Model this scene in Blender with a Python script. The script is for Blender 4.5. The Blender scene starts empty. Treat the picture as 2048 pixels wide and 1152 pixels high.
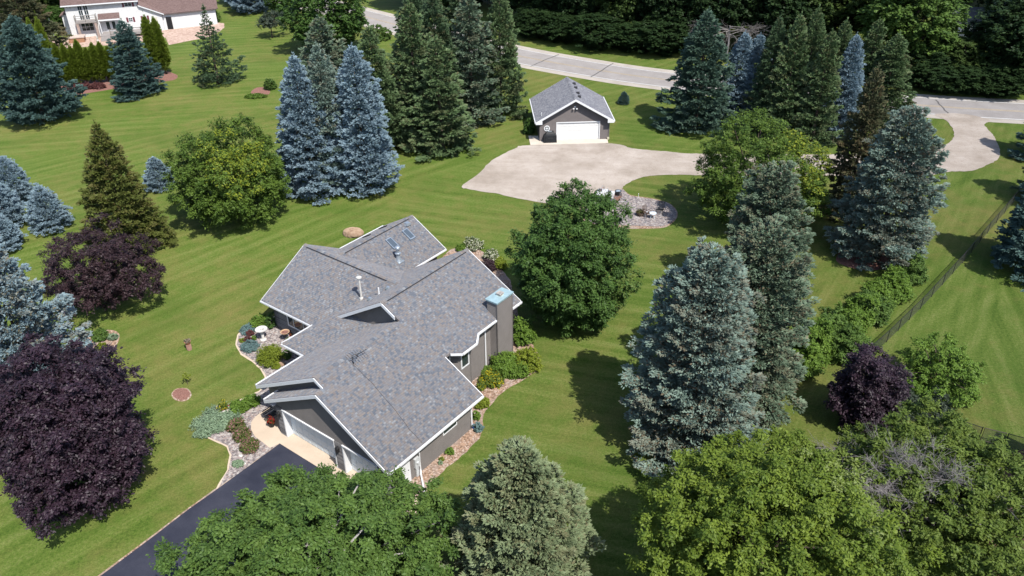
import bpy, bmesh, math, random
import numpy as np
from mathutils import Vector, Matrix
from mathutils.geometry import tessellate_polygon

# ------------------------------------------------------------------ camera, sky, sun, exposure
SC = bpy.context.scene
FPX, CAMH = 1610.0, 34.5
PITCH, ROLL = math.radians(31.71), math.radians(-0.66)
_f = Vector((0, math.cos(PITCH), -math.sin(PITCH)))
_u = Vector((0, math.sin(PITCH), math.cos(PITCH)))
_x = Vector((1, 0, 0))
CR = math.cos(ROLL) * _x + math.sin(ROLL) * _u
CU = -math.sin(ROLL) * _x + math.cos(ROLL) * _u
CF = _f
cd = bpy.data.cameras.new("camera")
cam = bpy.data.objects.new("camera", cd)
SC.collection.objects.link(cam)
cd.sensor_width = 36.0
cd.lens = 36.0 * FPX / 2048.0
cd.clip_start = 0.5
cd.clip_end = 3000
M3 = Matrix((CR, CU, -CF)).transposed()
cam.matrix_world = Matrix.Translation((0, 0, CAMH)) @ M3.to_4x4()
SC.camera = cam

SUN_AZ, SUN_EL = 147.0, 54.0          # azimuth clockwise from +y (away from the camera)
w = bpy.data.worlds.new("World")
SC.world = w
w.use_nodes = True
wn = w.node_tree.nodes
sky = wn.new("ShaderNodeTexSky")
sky.sky_type = 'NISHITA'
sky.sun_disc = False
sky.sun_elevation = math.radians(SUN_EL)
sky.sun_rotation = math.radians(SUN_AZ)
w.node_tree.links.new(sky.outputs[0], wn["Background"].inputs[0])
wn["Background"].inputs[1].default_value = 0.13
sl = bpy.data.lights.new("sun", 'SUN')
sl.energy = 4.0
sl.angle = math.radians(0.5)
sl.color = (1.0, 0.955, 0.88)
so = bpy.data.objects.new("sun", sl)
SC.collection.objects.link(so)
sd = Vector((math.sin(math.radians(SUN_AZ)) * math.cos(math.radians(SUN_EL)),
             math.cos(math.radians(SUN_AZ)) * math.cos(math.radians(SUN_EL)), math.sin(math.radians(SUN_EL))))
so.rotation_euler = sd.to_track_quat('Z', 'Y').to_euler()
so.location = sd * 200
vs = SC.view_settings
vs.view_transform = 'Standard'
vs.look = 'None'
vs.exposure = 0.42
vs.gamma = 1.0

# ------------------------------------------------------------------ surveying helpers
def gp(x, y, z=0.0):
    """point of the site at height z seen at pixel x, y of the 2048 x 1152 photograph"""
    d = CR * ((x - 1024) / FPX) - CU * ((y - 576) / FPX) + CF
    t = (z - CAMH) / d.z
    return Vector((d.x * t, d.y * t, z))

def px(p):
    q = Vector(p) - Vector((0, 0, CAMH))
    c = q.dot(CF)
    return 1024 + FPX * q.dot(CR) / c, 576 - FPX * q.dot(CU) / c, c

def hgt(base, top):
    g = gp(*base)
    lo, hi = 0.0, 30.0
    for _ in range(40):
        m = (lo + hi) / 2
        if px((g.x, g.y, m))[1] > top[1]:
            lo = m
        else:
            hi = m
    return lo

def link(o, parent=None):
    SC.collection.objects.link(o)
    if parent:
        o.parent = parent
    return o

def tag(o, label=None, cat=None, group=None, kind=None):
    if label: o['label'] = label
    if cat: o['category'] = cat
    if group: o['group'] = group
    if kind: o['kind'] = kind
    return o

def thing(name, label, cat, loc=(0, 0, 0), rz=0.0, group=None):
    o = bpy.data.objects.new(name, None)
    o.empty_display_size = 0.3
    o.location = loc
    o.rotation_euler = (0, 0, rz)
    link(o)
    return tag(o, label, cat, group)

def copy_tree(src, parent=None):
    c = src.copy()
    SC.collection.objects.link(c)
    c.parent = parent
    for ch in [o for o in src.children]:
        copy_tree(ch, c)
    return c

class MB:
    """collects shapes for ONE mesh object"""
    def __init__(s):
        s.v, s.f, s.uv = [], [], []
        s.hasuv = False
    def add(s, vs_, fs, uvs=None):
        n = len(s.v)
        s.v += [tuple(p) for p in vs_]
        for i, f in enumerate(fs):
            s.f.append([n + k for k in f])
            if uvs:
                s.hasuv = True
                s.uv.append([uvs[k] for k in f])
            else:
                s.uv.append([(0, 0)] * len(f))
        return s
    def box(s, c, size, rz=0.0, taper=1.0):
        hx, hy, hz = size[0] / 2, size[1] / 2, size[2] / 2
        co, si = math.cos(rz), math.sin(rz)
        P = []
        for dz, k in ((-hz, 1.0), (hz, taper)):
            for dx, dy in ((-hx, -hy), (hx, -hy), (hx, hy), (-hx, hy)):
                dx *= k; dy *= k
                P.append((c[0] + dx * co - dy * si, c[1] + dx * si + dy * co, c[2] + dz))
        return s.add(P, [(3, 2, 1, 0), (4, 5, 6, 7), (0, 1, 5, 4), (1, 2, 6, 5), (2, 3, 7, 6), (3, 0, 4, 7)])
    def b2(s, x0, x1, y0, y1, z0, z1):
        return s.box(((x0 + x1) / 2, (y0 + y1) / 2, (z0 + z1) / 2), (abs(x1 - x0), abs(y1 - y0), abs(z1 - z0)))
    def prism(s, pts, vec):
        """planar polygon extruded by vec"""
        n = len(pts)
        vec = Vector(vec)
        P = [Vector(p) for p in pts]
        Q = [p + vec for p in P]
        tri = tessellate_polygon([P])
        fs = [tuple(t) for t in tri] + [tuple(n + k for k in reversed(t)) for t in tri]
        fs += [(i, (i + 1) % n, n + (i + 1) % n, n + i) for i in range(n)]
        return s.add(P + Q, fs)
    def tube(s, pts, rad, n=8, cap=True):
        pts = [Vector(p) for p in pts]
        if not hasattr(rad, '__len__'): rad = [rad] * len(pts)
        P, F = [], []
        for i, p in enumerate(pts):
            d = (pts[min(i + 1, len(pts) - 1)] - pts[max(i - 1, 0)]).normalized()
            a = d.cross(Vector((0, 0, 1)))
            if a.length < 1e-3: a = Vector((1, 0, 0))
            a.normalize()
            b = d.cross(a)
            for k in range(n):
                t = 2 * math.pi * k / n
                P.append(p + (a * math.cos(t) + b * math.sin(t)) * rad[i])
        for i in range(len(pts) - 1):
            for k in range(n):
                F.append((i * n + k, i * n + (k + 1) % n, (i + 1) * n + (k + 1) % n, (i + 1) * n + k))
        if cap:
            F.append(tuple(range(n - 1, -1, -1)))
            F.append(tuple((len(pts) - 1) * n + k for k in range(n)))
        return s.add(P, F)
    def lathe(s, prof, c=(0, 0, 0), n=20):
        P, F = [], []
        for r, z in prof:
            for k in range(n):
                t = 2 * math.pi * k / n
                P.append((c[0] + r * math.cos(t), c[1] + r * math.sin(t), c[2] + z))
        for i in range(len(prof) - 1):
            for k in range(n):
                F.append((i * n + k, i * n + (k + 1) % n, (i + 1) * n + (k + 1) % n, (i + 1) * n + k))
        F.append(tuple(range(n - 1, -1, -1)))
        F.append(tuple((len(prof) - 1) * n + k for k in range(n)))
        return s.add(P, F)
    def build(s, name, mat, parent=None, smooth=False):
        me = bpy.data.meshes.new(name)
        me.from_pydata(s.v, [], s.f)
        if s.hasuv:
            uvl = me.uv_layers.new(name="UVMap")
            flat = [c for f in s.uv for p in f for c in p]
            uvl.data.foreach_set("uv", flat)
        me.materials.append(mat)
        if smooth:
            me.polygons.foreach_set("use_smooth", [True] * len(me.polygons))
            try: me.set_sharp_from_angle(angle=math.radians(40))
            except Exception: pass
        me.update()
        return link(bpy.data.objects.new(name, me), parent)

# ------------------------------------------------------------------ materials
class NT:
    def __init__(s, name, rough=0.8, spec=0.3, metal=0.0):
        s.m = bpy.data.materials.new(name)
        s.m.use_nodes = True
        s.t = s.m.node_tree
        s.b = s.t.nodes["Principled BSDF"]
        s.out = s.t.nodes["Material Output"]
        s.b.inputs["Roughness"].default_value = rough
        s.b.inputs["Specular IOR Level"].default_value = spec
        s.b.inputs["Metallic"].default_value = metal
        if rough > 0.8 and "Diffuse Roughness" in s.b.inputs: s.b.inputs["Diffuse Roughness"].default_value = 1.0
    def n(s, typ, **kw):
        nd = s.t.nodes.new("ShaderNode" + typ)
        for k, v in kw.items(): setattr(nd, k, v)
        return nd
    def l(s, a, b): s.t.links.new(a, b)
    def put(s, sock, v):
        if hasattr(v, 'is_linked') or isinstance(v, bpy.types.NodeSocket): s.l(v, sock)
        elif isinstance(v, (tuple, list)) and len(v) == 3 and sock.type == 'RGBA': sock.default_value = (*v, 1)
        else: sock.default_value = v
    def math(s, op, a, b=0.0, clamp=False):
        nd = s.n("Math", operation=op, use_clamp=clamp)
        s.put(nd.inputs[0], a); s.put(nd.inputs[1], b)
        return nd.outputs[0]
    def mix(s, fac, a, b, typ='MIX'):
        nd = s.n("Mix", data_type='RGBA', blend_type=typ)
        s.put(nd.inputs[0], fac); s.put(nd.inputs[6], a); s.put(nd.inputs[7], b)
        return nd.outputs[2]
    def pos(s):
        if not hasattr(s, '_p'): s._p = s.n("NewGeometry").outputs["Position"]
        return s._p
    def xyz(s):
        if not hasattr(s, '_xyz'):
            nd = s.n("SeparateXYZ"); s.l(s.pos(), nd.inputs[0]); s._xyz = nd.outputs
        return s._xyz
    def noise(s, scale, detail=3, vec=None, rough=0.5, col=False):
        nd = s.n("TexNoise")
        nd.inputs["Scale"].default_value = scale
        nd.inputs["Detail"].default_value = detail
        nd.inputs["Roughness"].default_value = rough
        s.l(vec if vec is not None else s.pos(), nd.inputs["Vector"])
        return nd.outputs[1 if col else 0]
    def ramp(s, fac, stops, interp='LINEAR'):
        nd = s.n("ValToRGB")
        cr = nd.color_ramp
        cr.interpolation = interp
        while len(cr.elements) < len(stops): cr.elements.new(0.5)
        for e, (p, c) in zip(cr.elements, stops):
            e.position = p
            e.color = (*c, 1) if len(c) == 3 else c
        s.l(fac, nd.inputs[0])
        return nd.outputs[0]
    def base(s, c): s.put(s.b.inputs["Base Color"], c); return s
    def bump(s, h, strength=0.3, dist=0.02):
        nd = s.n("Bump")
        nd.inputs["Strength"].default_value = strength
        nd.inputs["Distance"].default_value = dist
        s.l(h, nd.inputs["Height"])
        s.l(nd.outputs[0], s.b.inputs["Normal"])
        return s

def simple(name, col, rough=0.6, spec=0.4, metal=0.0, var=0.12, scale=6.0):
    t = NT(name, rough, spec, metal)
    n = t.noise(scale, 4)
    a = tuple(c * (1 - var) for c in col); b = tuple(min(1, c * (1 + var)) for c in col)
    t.base(t.ramp(n, [(0.3, a), (0.7, b)]))
    return t.m

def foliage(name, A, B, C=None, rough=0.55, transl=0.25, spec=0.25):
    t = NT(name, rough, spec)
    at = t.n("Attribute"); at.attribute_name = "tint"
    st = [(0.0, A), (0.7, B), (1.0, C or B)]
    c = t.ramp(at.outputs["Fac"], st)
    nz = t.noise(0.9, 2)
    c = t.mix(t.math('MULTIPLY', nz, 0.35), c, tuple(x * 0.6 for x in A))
    t.base(c)
    if transl > 0:
        tr = t.n("BsdfTranslucent"); t.l(c, tr.inputs[0])
        mx = t.n("MixShader"); mx.inputs[0].default_value = transl
        t.l(t.b.outputs[0], mx.inputs[1]); t.l(tr.outputs[0], mx.inputs[2])
        t.l(mx.outputs[0], t.out.inputs[0])
    return t.m

def m_lawn():
    t = NT("lawn", 0.85, 0.15)
    X, Y, Z = t.xyz()
    warp = t.noise(0.06, 2)
    wv = t.math('MULTIPLY', t.math('SUBTRACT', warp, 0.5), 1.6)
    def stripe(deg, period, off=0.0):
        nx, ny = -math.sin(math.radians(deg)), math.cos(math.radians(deg))
        d = t.math('ADD', t.math('MULTIPLY', X, nx), t.math('MULTIPLY', Y, ny))
        d = t.math('ADD', d, t.math('ADD', wv, off))
        s_ = t.math('SINE', t.math('MULTIPLY', d, 2 * math.pi / period))
        return t.math('ADD', t.math('MULTIPLY', s_, 0.5), 0.5)
    def half(ax, ay, c, wdt):
        """0 -> 1 across the line ax*x+ay*y=c"""
        d = t.math('ADD', t.math('MULTIPLY', X, ax), t.math('MULTIPLY', Y, ay))
        return t.math('MULTIPLY', t.math('SUBTRACT', d, c - wdt / 2), 1.0 / wdt, True)
    def mixv(f, a, b):
        return t.math('ADD', t.math('MULTIPLY', a, t.math('SUBTRACT', 1.0, f)), t.math('MULTIPLY', b, f))
    S = stripe(48, 1.75)
    S = mixv(half(1, 0, -12, 2.5), S, stripe(-17, 1.7))
    S = mixv(half(-0.62, 0.78, 66, 1.5), S, stripe(39, 1.7))
    S = mixv(half(0.95, -0.3, 2, 2.0), S, stripe(57, 1.8))
    S = mixv(half(1, 0.1, 24, 2), S, stripe(37, 1.75))
    S = mixv(half(0.82, -0.57, 1.2, 0.3), S, stripe(72, 2.1))
    S = mixv(half(-0.5, 0.86, 101, 3), S, stripe(8, 1.8))
    band = t.noise(0.30, 3)
    big = t.noise(0.07, 4, rough=0.6)
    med = t.noise(0.7, 5, rough=0.65)
    fine = t.noise(11, 5, rough=0.75)
    def streak(deg, across=1.5, along=0.06):
        a = math.radians(deg)
        mp = t.n("Mapping", vector_type='TEXTURE')
        mp.inputs["Rotation"].default_value = (0, 0, a)
        mp.inputs["Scale"].default_value = (1 / along, 1 / across, 1)
        t.l(t.pos(), mp.inputs[0])
        return t.noise(1.0, 4, mp.outputs[0], rough=0.62)
    K_ = streak(46)
    K_ = mixv(half(1, 0, -12, 2.5), K_, streak(-17))
    K_ = mixv(half(-0.62, 0.78, 66, 1.5), K_, streak(38))
    K_ = mixv(half(0.95, -0.3, 2, 2.0), K_, streak(57))
    K_ = mixv(half(0.82, -0.57, 1.2, 0.3), K_, streak(76))
    K_ = mixv(half(-0.5, 0.86, 101, 3), K_, streak(12))
    amp = t.math('MULTIPLY', t.math('MULTIPLY', band, band), 0.62)
    v = t.math('ADD', t.math('MULTIPLY', t.math('SUBTRACT', S, 0.5), amp), 0.5)
    blade = t.noise(5.0, 6, rough=0.8)
    v = t.math('ADD', v, t.math('MULTIPLY', t.math('SUBTRACT', K_, 0.5), 1.25))
    v = t.math('ADD', v, t.math('MULTIPLY', t.math('SUBTRACT', blade, 0.5), 2.2))
    c = t.ramp(v, [(0.12, (0.052, 0.092, 0.013)), (0.5, (0.092, 0.136, 0.024)), (0.88, (0.146, 0.174, 0.050))])
    dry = t.ramp(t.math('ADD', t.math('MULTIPLY', med, 0.5), t.math('MULTIPLY', big, 0.6)), [(0.50, (0, 0, 0)), (0.76, (1, 1, 1))])
    c = t.mix(t.math('MULTIPLY', dry, 0.8), c, (0.175, 0.150, 0.052))
    lush = t.ramp(t.noise(0.16, 3), [(0.50, (0, 0, 0)), (0.72, (1, 1, 1))])
    c = t.mix(t.math('MULTIPLY', lush, 0.5), c, (0.048, 0.098, 0.012))
    f2 = t.ramp(fine, [(0.3, (0.60, 0.60, 0.60)), (0.7, (1.38, 1.38, 1.38))])
    c = t.mix(1.0, c, f2, 'MULTIPLY')
    t.base(c)
    t.bump(t.math('ADD', fine, t.math('MULTIPLY', med, 2.0)), 0.5, 0.05)
    return t.m

def m_shingle(name, stops, tab=(0.21, 0.135)):
    t = NT(name, 0.9, 0.15)
    uv = t.n("UVMap").outputs[0]
    sp = t.n("SeparateXYZ"); t.l(uv, sp.inputs[0])
    row = t.math('FLOOR', t.math('DIVIDE', sp.outputs[1], tab[1]))
    wn_ = t.n("TexWhiteNoise", noise_dimensions='1D'); t.l(row, wn_.inputs["W"])
    u2 = t.math('ADD', t.math('DIVIDE', sp.outputs[0], tab[0]), t.math('MULTIPLY', wn_.outputs[0], 7.3))
    colm = t.math('FLOOR', u2)
    cb = t.n("CombineXYZ"); t.l(colm, cb.inputs[0]); t.l(row, cb.inputs[1])
    w2 = t.n("TexWhiteNoise", noise_dimensions='2D'); t.l(cb.outputs[0], w2.inputs["Vector"])
    blotch = t.noise(0.9, 3)
    f = t.math('ADD', t.math('MULTIPLY', w2.outputs[0], 0.92), t.math('MULTIPLY', t.math('SUBTRACT', blotch, 0.42), 0.22))
    c = t.ramp(f, stops, 'LINEAR')
    g = t.ramp(t.noise(30, 3), [(0.2, (0.8, 0.8, 0.8)), (0.8, (1.2, 1.2, 1.2))])
    c = t.mix(1.0, c, g, 'MULTIPLY')
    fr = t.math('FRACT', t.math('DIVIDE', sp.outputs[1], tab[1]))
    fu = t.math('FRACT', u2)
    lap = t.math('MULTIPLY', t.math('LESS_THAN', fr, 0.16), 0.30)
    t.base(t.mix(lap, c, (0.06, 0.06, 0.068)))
    hh = t.math('ADD', t.math('MULTIPLY', fr, -0.7), t.math('MULTIPLY', w2.outputs[0], 0.5))
    hh = t.math('SUBTRACT', hh, t.math('MULTIPLY', t.math('LESS_THAN', fu, 0.08), 0.4))
    t.bump(hh, 0.9, 0.012)
    return t.m

def m_siding(name, col, step=0.115, dist=0.03):
    t = NT(name, 0.55, 0.3)
    X, Y, Z = t.xyz()
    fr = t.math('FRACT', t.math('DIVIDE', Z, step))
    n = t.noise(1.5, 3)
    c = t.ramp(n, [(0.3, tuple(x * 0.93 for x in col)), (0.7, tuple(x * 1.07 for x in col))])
    gap = t.math('GREATER_THAN', fr, 0.80)  # shadow line under each lap, painted into the siding colour
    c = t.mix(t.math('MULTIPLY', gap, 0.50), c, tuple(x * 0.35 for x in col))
    t.base(c)
    t.bump(t.math('SUBTRACT', 1.0, fr), 1.0, dist)
    return t.m

def m_brick(name, cols, mortar, bw=0.22, bh=0.075):
    t = NT(name, 0.9, 0.2)
    X, Y, Z = t.xyz()
    h = t.math('ADD', X, t.math('MULTIPLY', Y, 1.31))
    row = t.math('FLOOR', t.math('DIVIDE', Z, bh))
    u = t.math('ADD', t.math('DIVIDE', h, bw), t.math('MULTIPLY', row, 0.5))
    col = t.math('FLOOR', u)
    cb = t.n("CombineXYZ"); t.l(col, cb.inputs[0]); t.l(row, cb.inputs[1])
    w2 = t.n("TexWhiteNoise", noise_dimensions='2D'); t.l(cb.outputs[0], w2.inputs["Vector"])
    c = t.ramp(w2.outputs[0], cols, 'CONSTANT')
    fz = t.math('FRACT', t.math('DIVIDE', Z, bh)); fu = t.math('FRACT', u)
    mm = t.math('MAXIMUM', t.math('LESS_THAN', fz, 0.16), t.math('LESS_THAN', fu, 0.07))
    c = t.mix(mm, c, mortar)
    t.base(c)
    t.bump(t.math('SUBTRACT', w2.outputs[0], t.math('MULTIPLY', mm, 1.5)), 0.8, 0.01)
    return t.m

def m_stones(name, stops, scale=9.0, bump=0.05, rough=0.85, patch=None):
    t = NT(name, rough, 0.3)
    v = t.n("TexVoronoi"); v.inputs["Scale"].default_value = scale
    t.l(t.pos(), v.inputs["Vector"])
    sp = t.n("SeparateColor"); t.l(v.outputs["Color"], sp.inputs[0])
    c = t.ramp(sp.outputs[0], stops, 'CONSTANT')
    if patch:
        pm = t.ramp(t.noise(0.6, 4), [(0.48, (0, 0, 0)), (0.62, (1, 1, 1))])
        c = t.mix(t.math('MULTIPLY', pm, 0.6), c, patch)
    t.base(c)
    d = t.math('SUBTRACT', 1.0, v.outputs["Distance"])
    t.bump(d, 1.0, bump)
    return t.m

def m_gravel():
    t = NT("crushed_gravel", 0.95, 0.15)
    n1 = t.noise(0.25, 5, rough=0.65); n2 = t.noise(18, 4, rough=0.8); n3 = t.noise(1.3, 5, rough=0.7)
    c = t.ramp(n1, [(0.3, (0.300, 0.255, 0.215)), (0.5, (0.400, 0.348, 0.305)), (0.7, (0.485, 0.430, 0.388))])
    c = t.mix(t.math('MULTIPLY', t.ramp(n3, [(0.55, (0, 0, 0)), (0.72, (1, 1, 1))]), 0.6), c, (0.27, 0.225, 0.18))
    c = t.mix(1.0, c, t.ramp(n2, [(0.25, (0.66, 0.66, 0.66)), (0.75, (1.22, 1.22, 1.22))]), 'MULTIPLY')
    mp_ = t.n("Mapping", vector_type='TEXTURE'); mp_.inputs["Scale"].default_value = (14.0, 0.8, 1); mp_.inputs["Rotation"].default_value = (0, 0, math.radians(-4)); t.l(t.pos(), mp_.inputs[0])
    tr_ = t.noise(1.0, 3, mp_.outputs[0])
    c = t.mix(t.math('MULTIPLY', t.ramp(tr_, [(0.42, (1, 1, 1)), (0.55, (0, 0, 0))]), 0.22), c, (0.29, 0.25, 0.215))
    t.base(c); t.bump(n2, 0.6, 0.04)
    return t.m

def m_road(name, c0, c1, fine=22):
    t = NT(name, 0.85, 0.25)
    n1 = t.noise(0.5, 5, rough=0.6); n2 = t.noise(fine, 4, rough=0.8)
    c = t.ramp(n1, [(0.3, c0), (0.7, c1)])
    c = t.mix(1.0, c, t.ramp(n2, [(0.2, (0.78, 0.78, 0.78)), (0.8, (1.2, 1.2, 1.2))]), 'MULTIPLY')
    t.base(c); t.bump(n2, 0.4, 0.01)
    return t.m

WHITE = simple("white_trim", (0.80, 0.81, 0.83), 0.45, 0.4, var=0.03)
ALU = simple("pale_metal", (0.50, 0.56, 0.62), 0.35, 0.5, 0.6, var=0.06)
CAPM = simple("chimney_cap_metal", (0.40, 0.56, 0.60), 0.4, 0.5, 0.2, var=0.12)
DARK = simple("black_metal", (0.02, 0.02, 0.022), 0.5, 0.4)
RUBBER = simple("black_cover", (0.022, 0.024, 0.028), 0.6, 0.35, var=0.3)
GLASS = NT("window_glass", 0.05, 0.8).base((0.03, 0.045, 0.05)).m
SKYGL = NT("skylight_glass", 0.12, 0.6).base((0.085, 0.11, 0.14)).m
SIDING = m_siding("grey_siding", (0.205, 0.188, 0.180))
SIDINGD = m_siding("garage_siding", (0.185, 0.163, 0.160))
BRICK = m_brick("grey_brick", [(0, (0.115, 0.11, 0.115)), (0.3, (0.17, 0.165, 0.17)), (0.6, (0.085, 0.085, 0.09)), (0.8, (0.21, 0.2, 0.2))], (0.26, 0.25, 0.245))
SHINGLE = m_shingle("blended_shingles", [(0, (0.120, 0.136, 0.166)), (0.2, (0.157, 0.168, 0.194)), (0.4, (0.204, 0.200, 0.212)),
    (0.52, (0.186, 0.165, 0.160)), (0.62, (0.218, 0.212, 0.220)), (0.74, (0.226, 0.200, 0.186)), (0.86, (0.190, 0.208, 0.236)), (1.0, (0.320, 0.316, 0.320))], (0.15, 0.132))
SHINGLEG = m_shingle("grey_shingles", [(0, (0.130, 0.138, 0.168)), (0.3, (0.165, 0.170, 0.195)), (0.6, (0.200, 0.203, 0.226)), (1.0, (0.265, 0.270, 0.292))], (0.15, 0.132))
SHINGLEB = m_shingle("brown_shingles", [(0, (0.150, 0.100, 0.092)), (0.4, (0.185, 0.125, 0.115)), (0.8, (0.215, 0.150, 0.138))])
SLOT = simple("vent_slot", (0.03, 0.03, 0.035), 0.8)
CONC = m_road("concrete", (0.47, 0.385, 0.30), (0.56, 0.47, 0.375), 30)
CONCW = m_road("pale_concrete", (0.50, 0.44, 0.37), (0.60, 0.53, 0.46), 30)
ASPH = m_road("sealed_asphalt", (0.024, 0.027, 0.044), (0.046, 0.049, 0.070), 14)
ROADM = m_road("worn_road", (0.255, 0.235, 0.225), (0.32, 0.30, 0.29), 12)
ROADSH = m_road("road_shoulder", (0.34, 0.305, 0.27), (0.44, 0.40, 0.355), 12)
GRAVEL = m_gravel()
COBBLE = m_stones("cobble_bed", [(0, (0.15, 0.135, 0.14)), (0.25, (0.28, 0.245, 0.235)), (0.5, (0.215, 0.19, 0.195)), (0.7, (0.37, 0.34, 0.325)), (0.88, (0.30, 0.25, 0.225))], 7.0, 0.05)
PEBBLE = m_stones("pebble_bed", [(0, (0.16, 0.14, 0.14)), (0.25, (0.31, 0.27, 0.26)), (0.5, (0.235, 0.205, 0.205)), (0.7, (0.40, 0.37, 0.35)), (0.88, (0.30, 0.235, 0.215))], 9.0, 0.04)
MULCHO = m_stones("bark_and_pebble", [(0, (0.20, 0.13, 0.09)), (0.25, (0.37, 0.25, 0.18)), (0.5, (0.30, 0.205, 0.155)), (0.7, (0.44, 0.35, 0.295)), (0.88, (0.25, 0.165, 0.12))], 10.0, 0.04, patch=(0.35, 0.29, 0.26))
MULCHR = m_stones("red_mulch", [(0, (0.19, 0.095, 0.075)), (0.4, (0.26, 0.135, 0.11)), (0.75, (0.22, 0.115, 0.095))], 14, 0.04)
MULCHB = m_stones("brown_mulch", [(0, (0.09, 0.045, 0.03)), (0.4, (0.14, 0.075, 0.05)), (0.75, (0.07, 0.035, 0.025))], 10, 0.05)
PINKST = m_stones("pink_stone", [(0, (0.40, 0.29, 0.235)), (0.4, (0.46, 0.345, 0.285)), (0.75, (0.34, 0.235, 0.19))], 3, 0.05)
BARK = simple("bark", (0.115, 0.090, 0.072), 0.9, 0.1, var=0.4, scale=9)
BARKG = simple("grey_bark", (0.36, 0.335, 0.33), 0.9, 0.1, var=0.25, scale=9)
TERRA = simple("terracotta", (0.42, 0.20, 0.13), 0.8, 0.2, var=0.2)
STONEW = simple("white_stone", (0.66, 0.64, 0.60), 0.8, 0.2, var=0.15)
WOODG = simple("weathered_wood", (0.26, 0.235, 0.21), 0.85, 0.15, var=0.2)
GREENISH = None

# ------------------------------------------------------------------ ground, drives, beds (sheets laid above each other)
def struct(o, label=None):
    o['kind'] = 'structure'
    return o

def catmull(pts, closed=True, sub=5):
    n = len(pts); out = []
    rng_ = range(n if closed else n - 1)
    for i in rng_:
        g = (lambda k: pts[k % n]) if closed else (lambda k: pts[max(0, min(n - 1, k))])
        p0, p1, p2, p3 = g(i - 1), g(i), g(i + 1), g(i + 2)
        for s_ in range(sub):
            t = s_ / sub
            out.append(0.5 * ((2 * p1) + (p2 - p0) * t + (2 * p0 - 5 * p1 + 4 * p2 - p3) * t * t + (3 * p1 - p0 - 3 * p2 + p3) * t ** 3))
    if not closed: out.append(pts[-1])
    return out

def sheet(name, pix, z, mat, smooth=False, rough=0.0, seed=0, world=False):
    P = [Vector((p[0], p[1], z)) for p in pix] if world else [Vector((*gp(*p)[:2], z)) for p in pix]
    if smooth: P = catmull(P, True, 6)
    if rough:
        r_ = random.Random(seed)
        Q = []
        for i, p in enumerate(P):
            q = P[(i + 1) % len(P)]
            L = (q - p).length
            k = max(1, int(L / 0.35))
            for j in range(k):
                c = p.lerp(q, j / k)
                Q.append(Vector((c.x + r_.uniform(-rough, rough), c.y + r_.uniform(-rough, rough), z)))
        P = Q
    tri = tessellate_polygon([P])
    me = bpy.data.meshes.new(name)
    fs = []
    for t in tri:
        a, b, c = (P[k] for k in t)
        fs.append(tuple(t) if (b - a).cross(c - a).z > 0 else tuple(reversed(t)))
    me.from_pydata([tuple(p) for p in P], [], fs)
    me.materials.append(mat)
    return struct(link(bpy.data.objects.new(name, me)))

g = MB(); g.add([(-700, -300, 0), (700, -300, 0), (700, 1100, 0), (-700, 1100, 0)], [(0, 1, 2, 3)])
struct(g.build("ground", m_lawn()))

# the road: strips along a centre line
RC = [Vector(p) for p in ((-85, 196, 0), (-60, 178, 0), (-40, 163, 0), (-24.5, 148.2, 0), (-12, 136, 0), (0, 124.4, 0), (13.2, 115.2, 0), (22.2, 110.4, 0), (37, 104.0, 0), (51.5, 99.0, 0), (64.5, 95.9, 0), (85, 92, 0), (120, 87, 0), (180, 80, 0))]
RC = catmull(RC, False, 8)
def strip(mb, line, o0, o1, z, a=0, b=None):
    b = b if b is not None else len(line)
    P, F = [], []
    for i in range(a, b):
        d = (line[min(i + 1, len(line) - 1)] - line[max(0, i - 1)]).normalized()
        nrm = Vector((-d.y, d.x, 0))
        P += [line[i] + nrm * o0 + Vector((0, 0, z)), line[i] + nrm * o1 + Vector((0, 0, z))]
    for i in range(b - a - 1): F.append((2 * i, 2 * i + 2, 2 * i + 3, 2 * i + 1))
    mb.add(P, F)
m = MB(); strip(m, RC, -4.7, 4.7, 0.012); struct(m.build("road_shoulder", ROADSH))
m = MB(); strip(m, RC, -3.35, 3.35, 0.020); struct(m.build("road", ROADM))
PAINTW = simple("worn_white_paint", (0.66, 0.66, 0.65), 0.7, var=0.12, scale=3)
PAINTY = simple("worn_yellow_paint", (0.44, 0.34, 0.21), 0.8, var=0.15, scale=3)
m = MB(); strip(m, RC, -3.22, -3.06, 0.026); strip(m, RC, 3.06, 3.22, 0.026); struct(m.build("road_edge_lines", PAINTW))
m = MB(); strip(m, RC, -0.22, -0.10, 0.026); strip(m, RC, 0.10, 0.22, 0.026); struct(m.build("road_centre_lines", PAINTY))
TAR = simple("tar_seam", (0.12, 0.115, 0.115), 0.7)
m = MB()
for (x0, y0, x1, y1) in ((1060, 133, 1117, 109), (1181, 154.5, 1226, 127), (1871, 200, 1903, 234)):
    a_, b_ = gp(x0, y0), gp(x1, y1)
    d = (b_ - a_).normalized(); nn = Vector((-d.y, d.x, 0)) * 0.09
    N = 8; P = []; r_ = random.Random(x0)
    for i in range(N + 1):
        c = a_.lerp(b_, i / N) + nn * r_.uniform(-1.0, 1.0)
        P += [c - nn + Vector((0, 0, 0.031)), c + nn + Vector((0, 0, 0.031))]
    m.add(P, [(2 * i, 2 * i + 1, 2 * i + 3, 2 * i + 2) for i in range(N)])
struct(m.build("road_tar_seams", TAR))
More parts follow.
